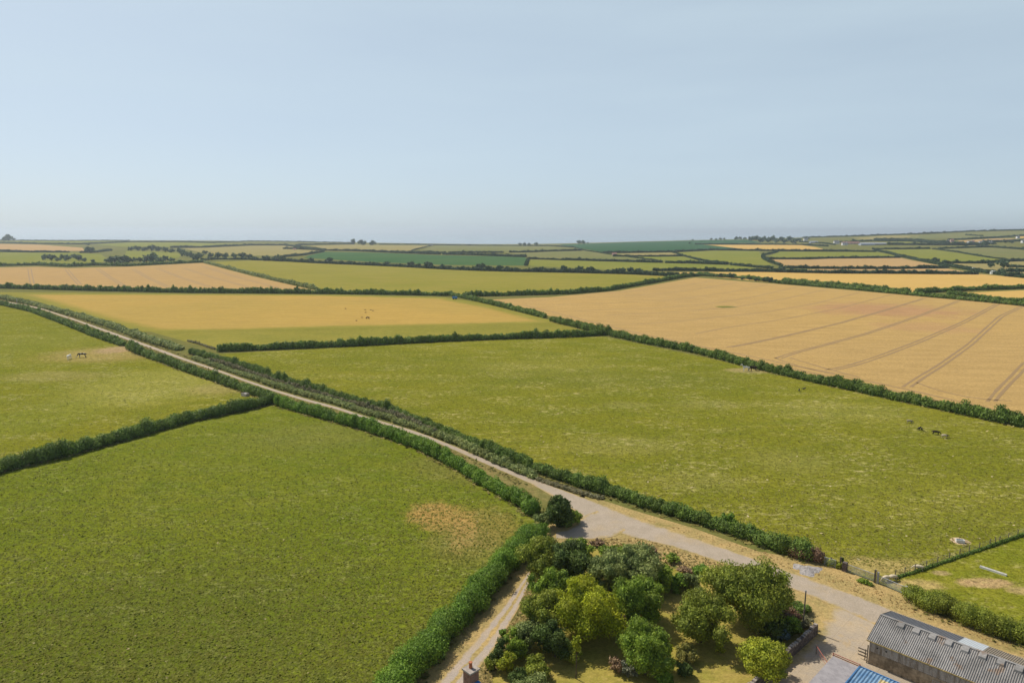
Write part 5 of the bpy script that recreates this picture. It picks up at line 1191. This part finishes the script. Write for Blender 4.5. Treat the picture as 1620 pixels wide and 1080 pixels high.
animal('horse', 131, 565.5, pied('black_and_white_coat', (.02,.018,.018), (.66,.62,.55), .54), 'black and white horse grazing right of the white horse', math.radians(205), 1.35, True, BLK)
animal('horse', 1180.5, 587, pied('white_piebald_coat', (.70,.67,.58), (.03,.025,.02), .64), 'white horse with a dark patch standing under the wheat-field hedge', math.radians(185), 1.3, False, WHT)
animal('horse', 1192, 586.5, BRN, 'dark brown horse beside the white one under the hedge', math.radians(195), 1.3, True, BLK)
animal('sheep', 1401, 919, FLE, 'cream sheep behind the paddock gate, left of the pair', math.radians(-160), 1.25); animal('sheep', 1411.5, 918, FLE, 'cream sheep behind the paddock gate, right of the pair', math.radians(15), 1.3)
animal('sheep', 1453, 901.5, FLE, 'cream sheep grazing beside the wire fence', math.radians(160), 1.2)
animal('sheep', 1438.5, 669, FLG, 'greyish sheep highest up in the right of the central pasture', math.radians(-15), 1.3); animal('sheep', 1480, 687, FLB, 'dark brown sheep in the right of the central pasture', math.radians(-25), 1.5)
animal('sheep', 1494, 692.5, pied('brown_and_cream_fleece', (.55,.46,.32), (.10,.07,.045), .52), 'brown and cream sheep lowest in the right of the central pasture', math.radians(-10), 1.35)
animal('cow', 582, 504.5, BRN, 'dark brown cow in the dry hay field', math.radians(170), 1.0)
FLC = plain('dun_coat', (.26,.18,.09), .9, .1, .15)
for (u, v, lb) in [(546.5,489,'dun calf furthest left in the dry hay field'),(578,491,'faint dun calf above the dark brown cow, apart from the pair'),(586.5,491.2,'dun calf, left of the close pair in the hay field'),(590,492.3,'dun calf, right of the close pair in the hay field'),(578.5,495,'dun calf just above the dark brown cow'),(572.5,503,'dun calf just left of the dark brown cow'),(564,508,'dun calf lowest in the hay field')]:
    animal('sheep', u, v, FLC, lb, random.uniform(-.3, .3) + (math.pi if random.random() < .5 else 0), .95)
def crow(u, v, label, rz):
    P = [(-.22,0,.22,.06),(0,0,.24,.13),(.18,0,.32,.10),(.28,0,.42,.08),(.40,0,.40,.03),(-.42,0,.18,.04,.02),(.0,.06,.12,.02),(.02,.06,0,.018),(.0,-.06,.12,.02),(.02,-.06,0,.018)]
    o = link(bpy.data.objects.new('crow', body_mesh('crow', P, [(1,0),(1,2),(2,3),(3,4),(0,5),(1,6),(6,7),(1,8),(8,9)], BLK))); o.location = gp(u, v); o.rotation_euler = (0,0,rz); o.scale = (1.9,)*3; tag(o, label, 'crow', 'crows on the central pasture')
crow(1453.5, 680, 'crow left of a close pair near the grey sheep', .3); crow(1457.8, 680.5, 'crow right of a close pair near the grey sheep', -2)
crow(1264, 619, 'lower crow of two in the middle of the central pasture', 1.); crow(1271.5, 616.5, 'upper crow of two in the middle of the central pasture', -.5)

# ------------------------------------------------------------------ haze: one even box of air over land and sea
if HAZE_DENSITY > 0:
    m = MB(); m.box(-46000, 46000, -3000, 49000, -63.5, 92)
    hz = bpy.data.materials.new('haze_air'); hz.use_nodes = True; t = hz.node_tree; t.nodes.clear()
    pv = t.nodes.new('ShaderNodeVolumePrincipled'); pv.inputs['Color'].default_value = (.82, .92, 1.0, 1); pv.inputs['Density'].default_value = HAZE_DENSITY; pv.inputs['Anisotropy'].default_value = 0.35
    ou = t.nodes.new('ShaderNodeOutputMaterial'); t.links.new(pv.outputs[0], ou.inputs['Volume'])
    o = m.build('haze', hz); tag(o, kind='stuff')
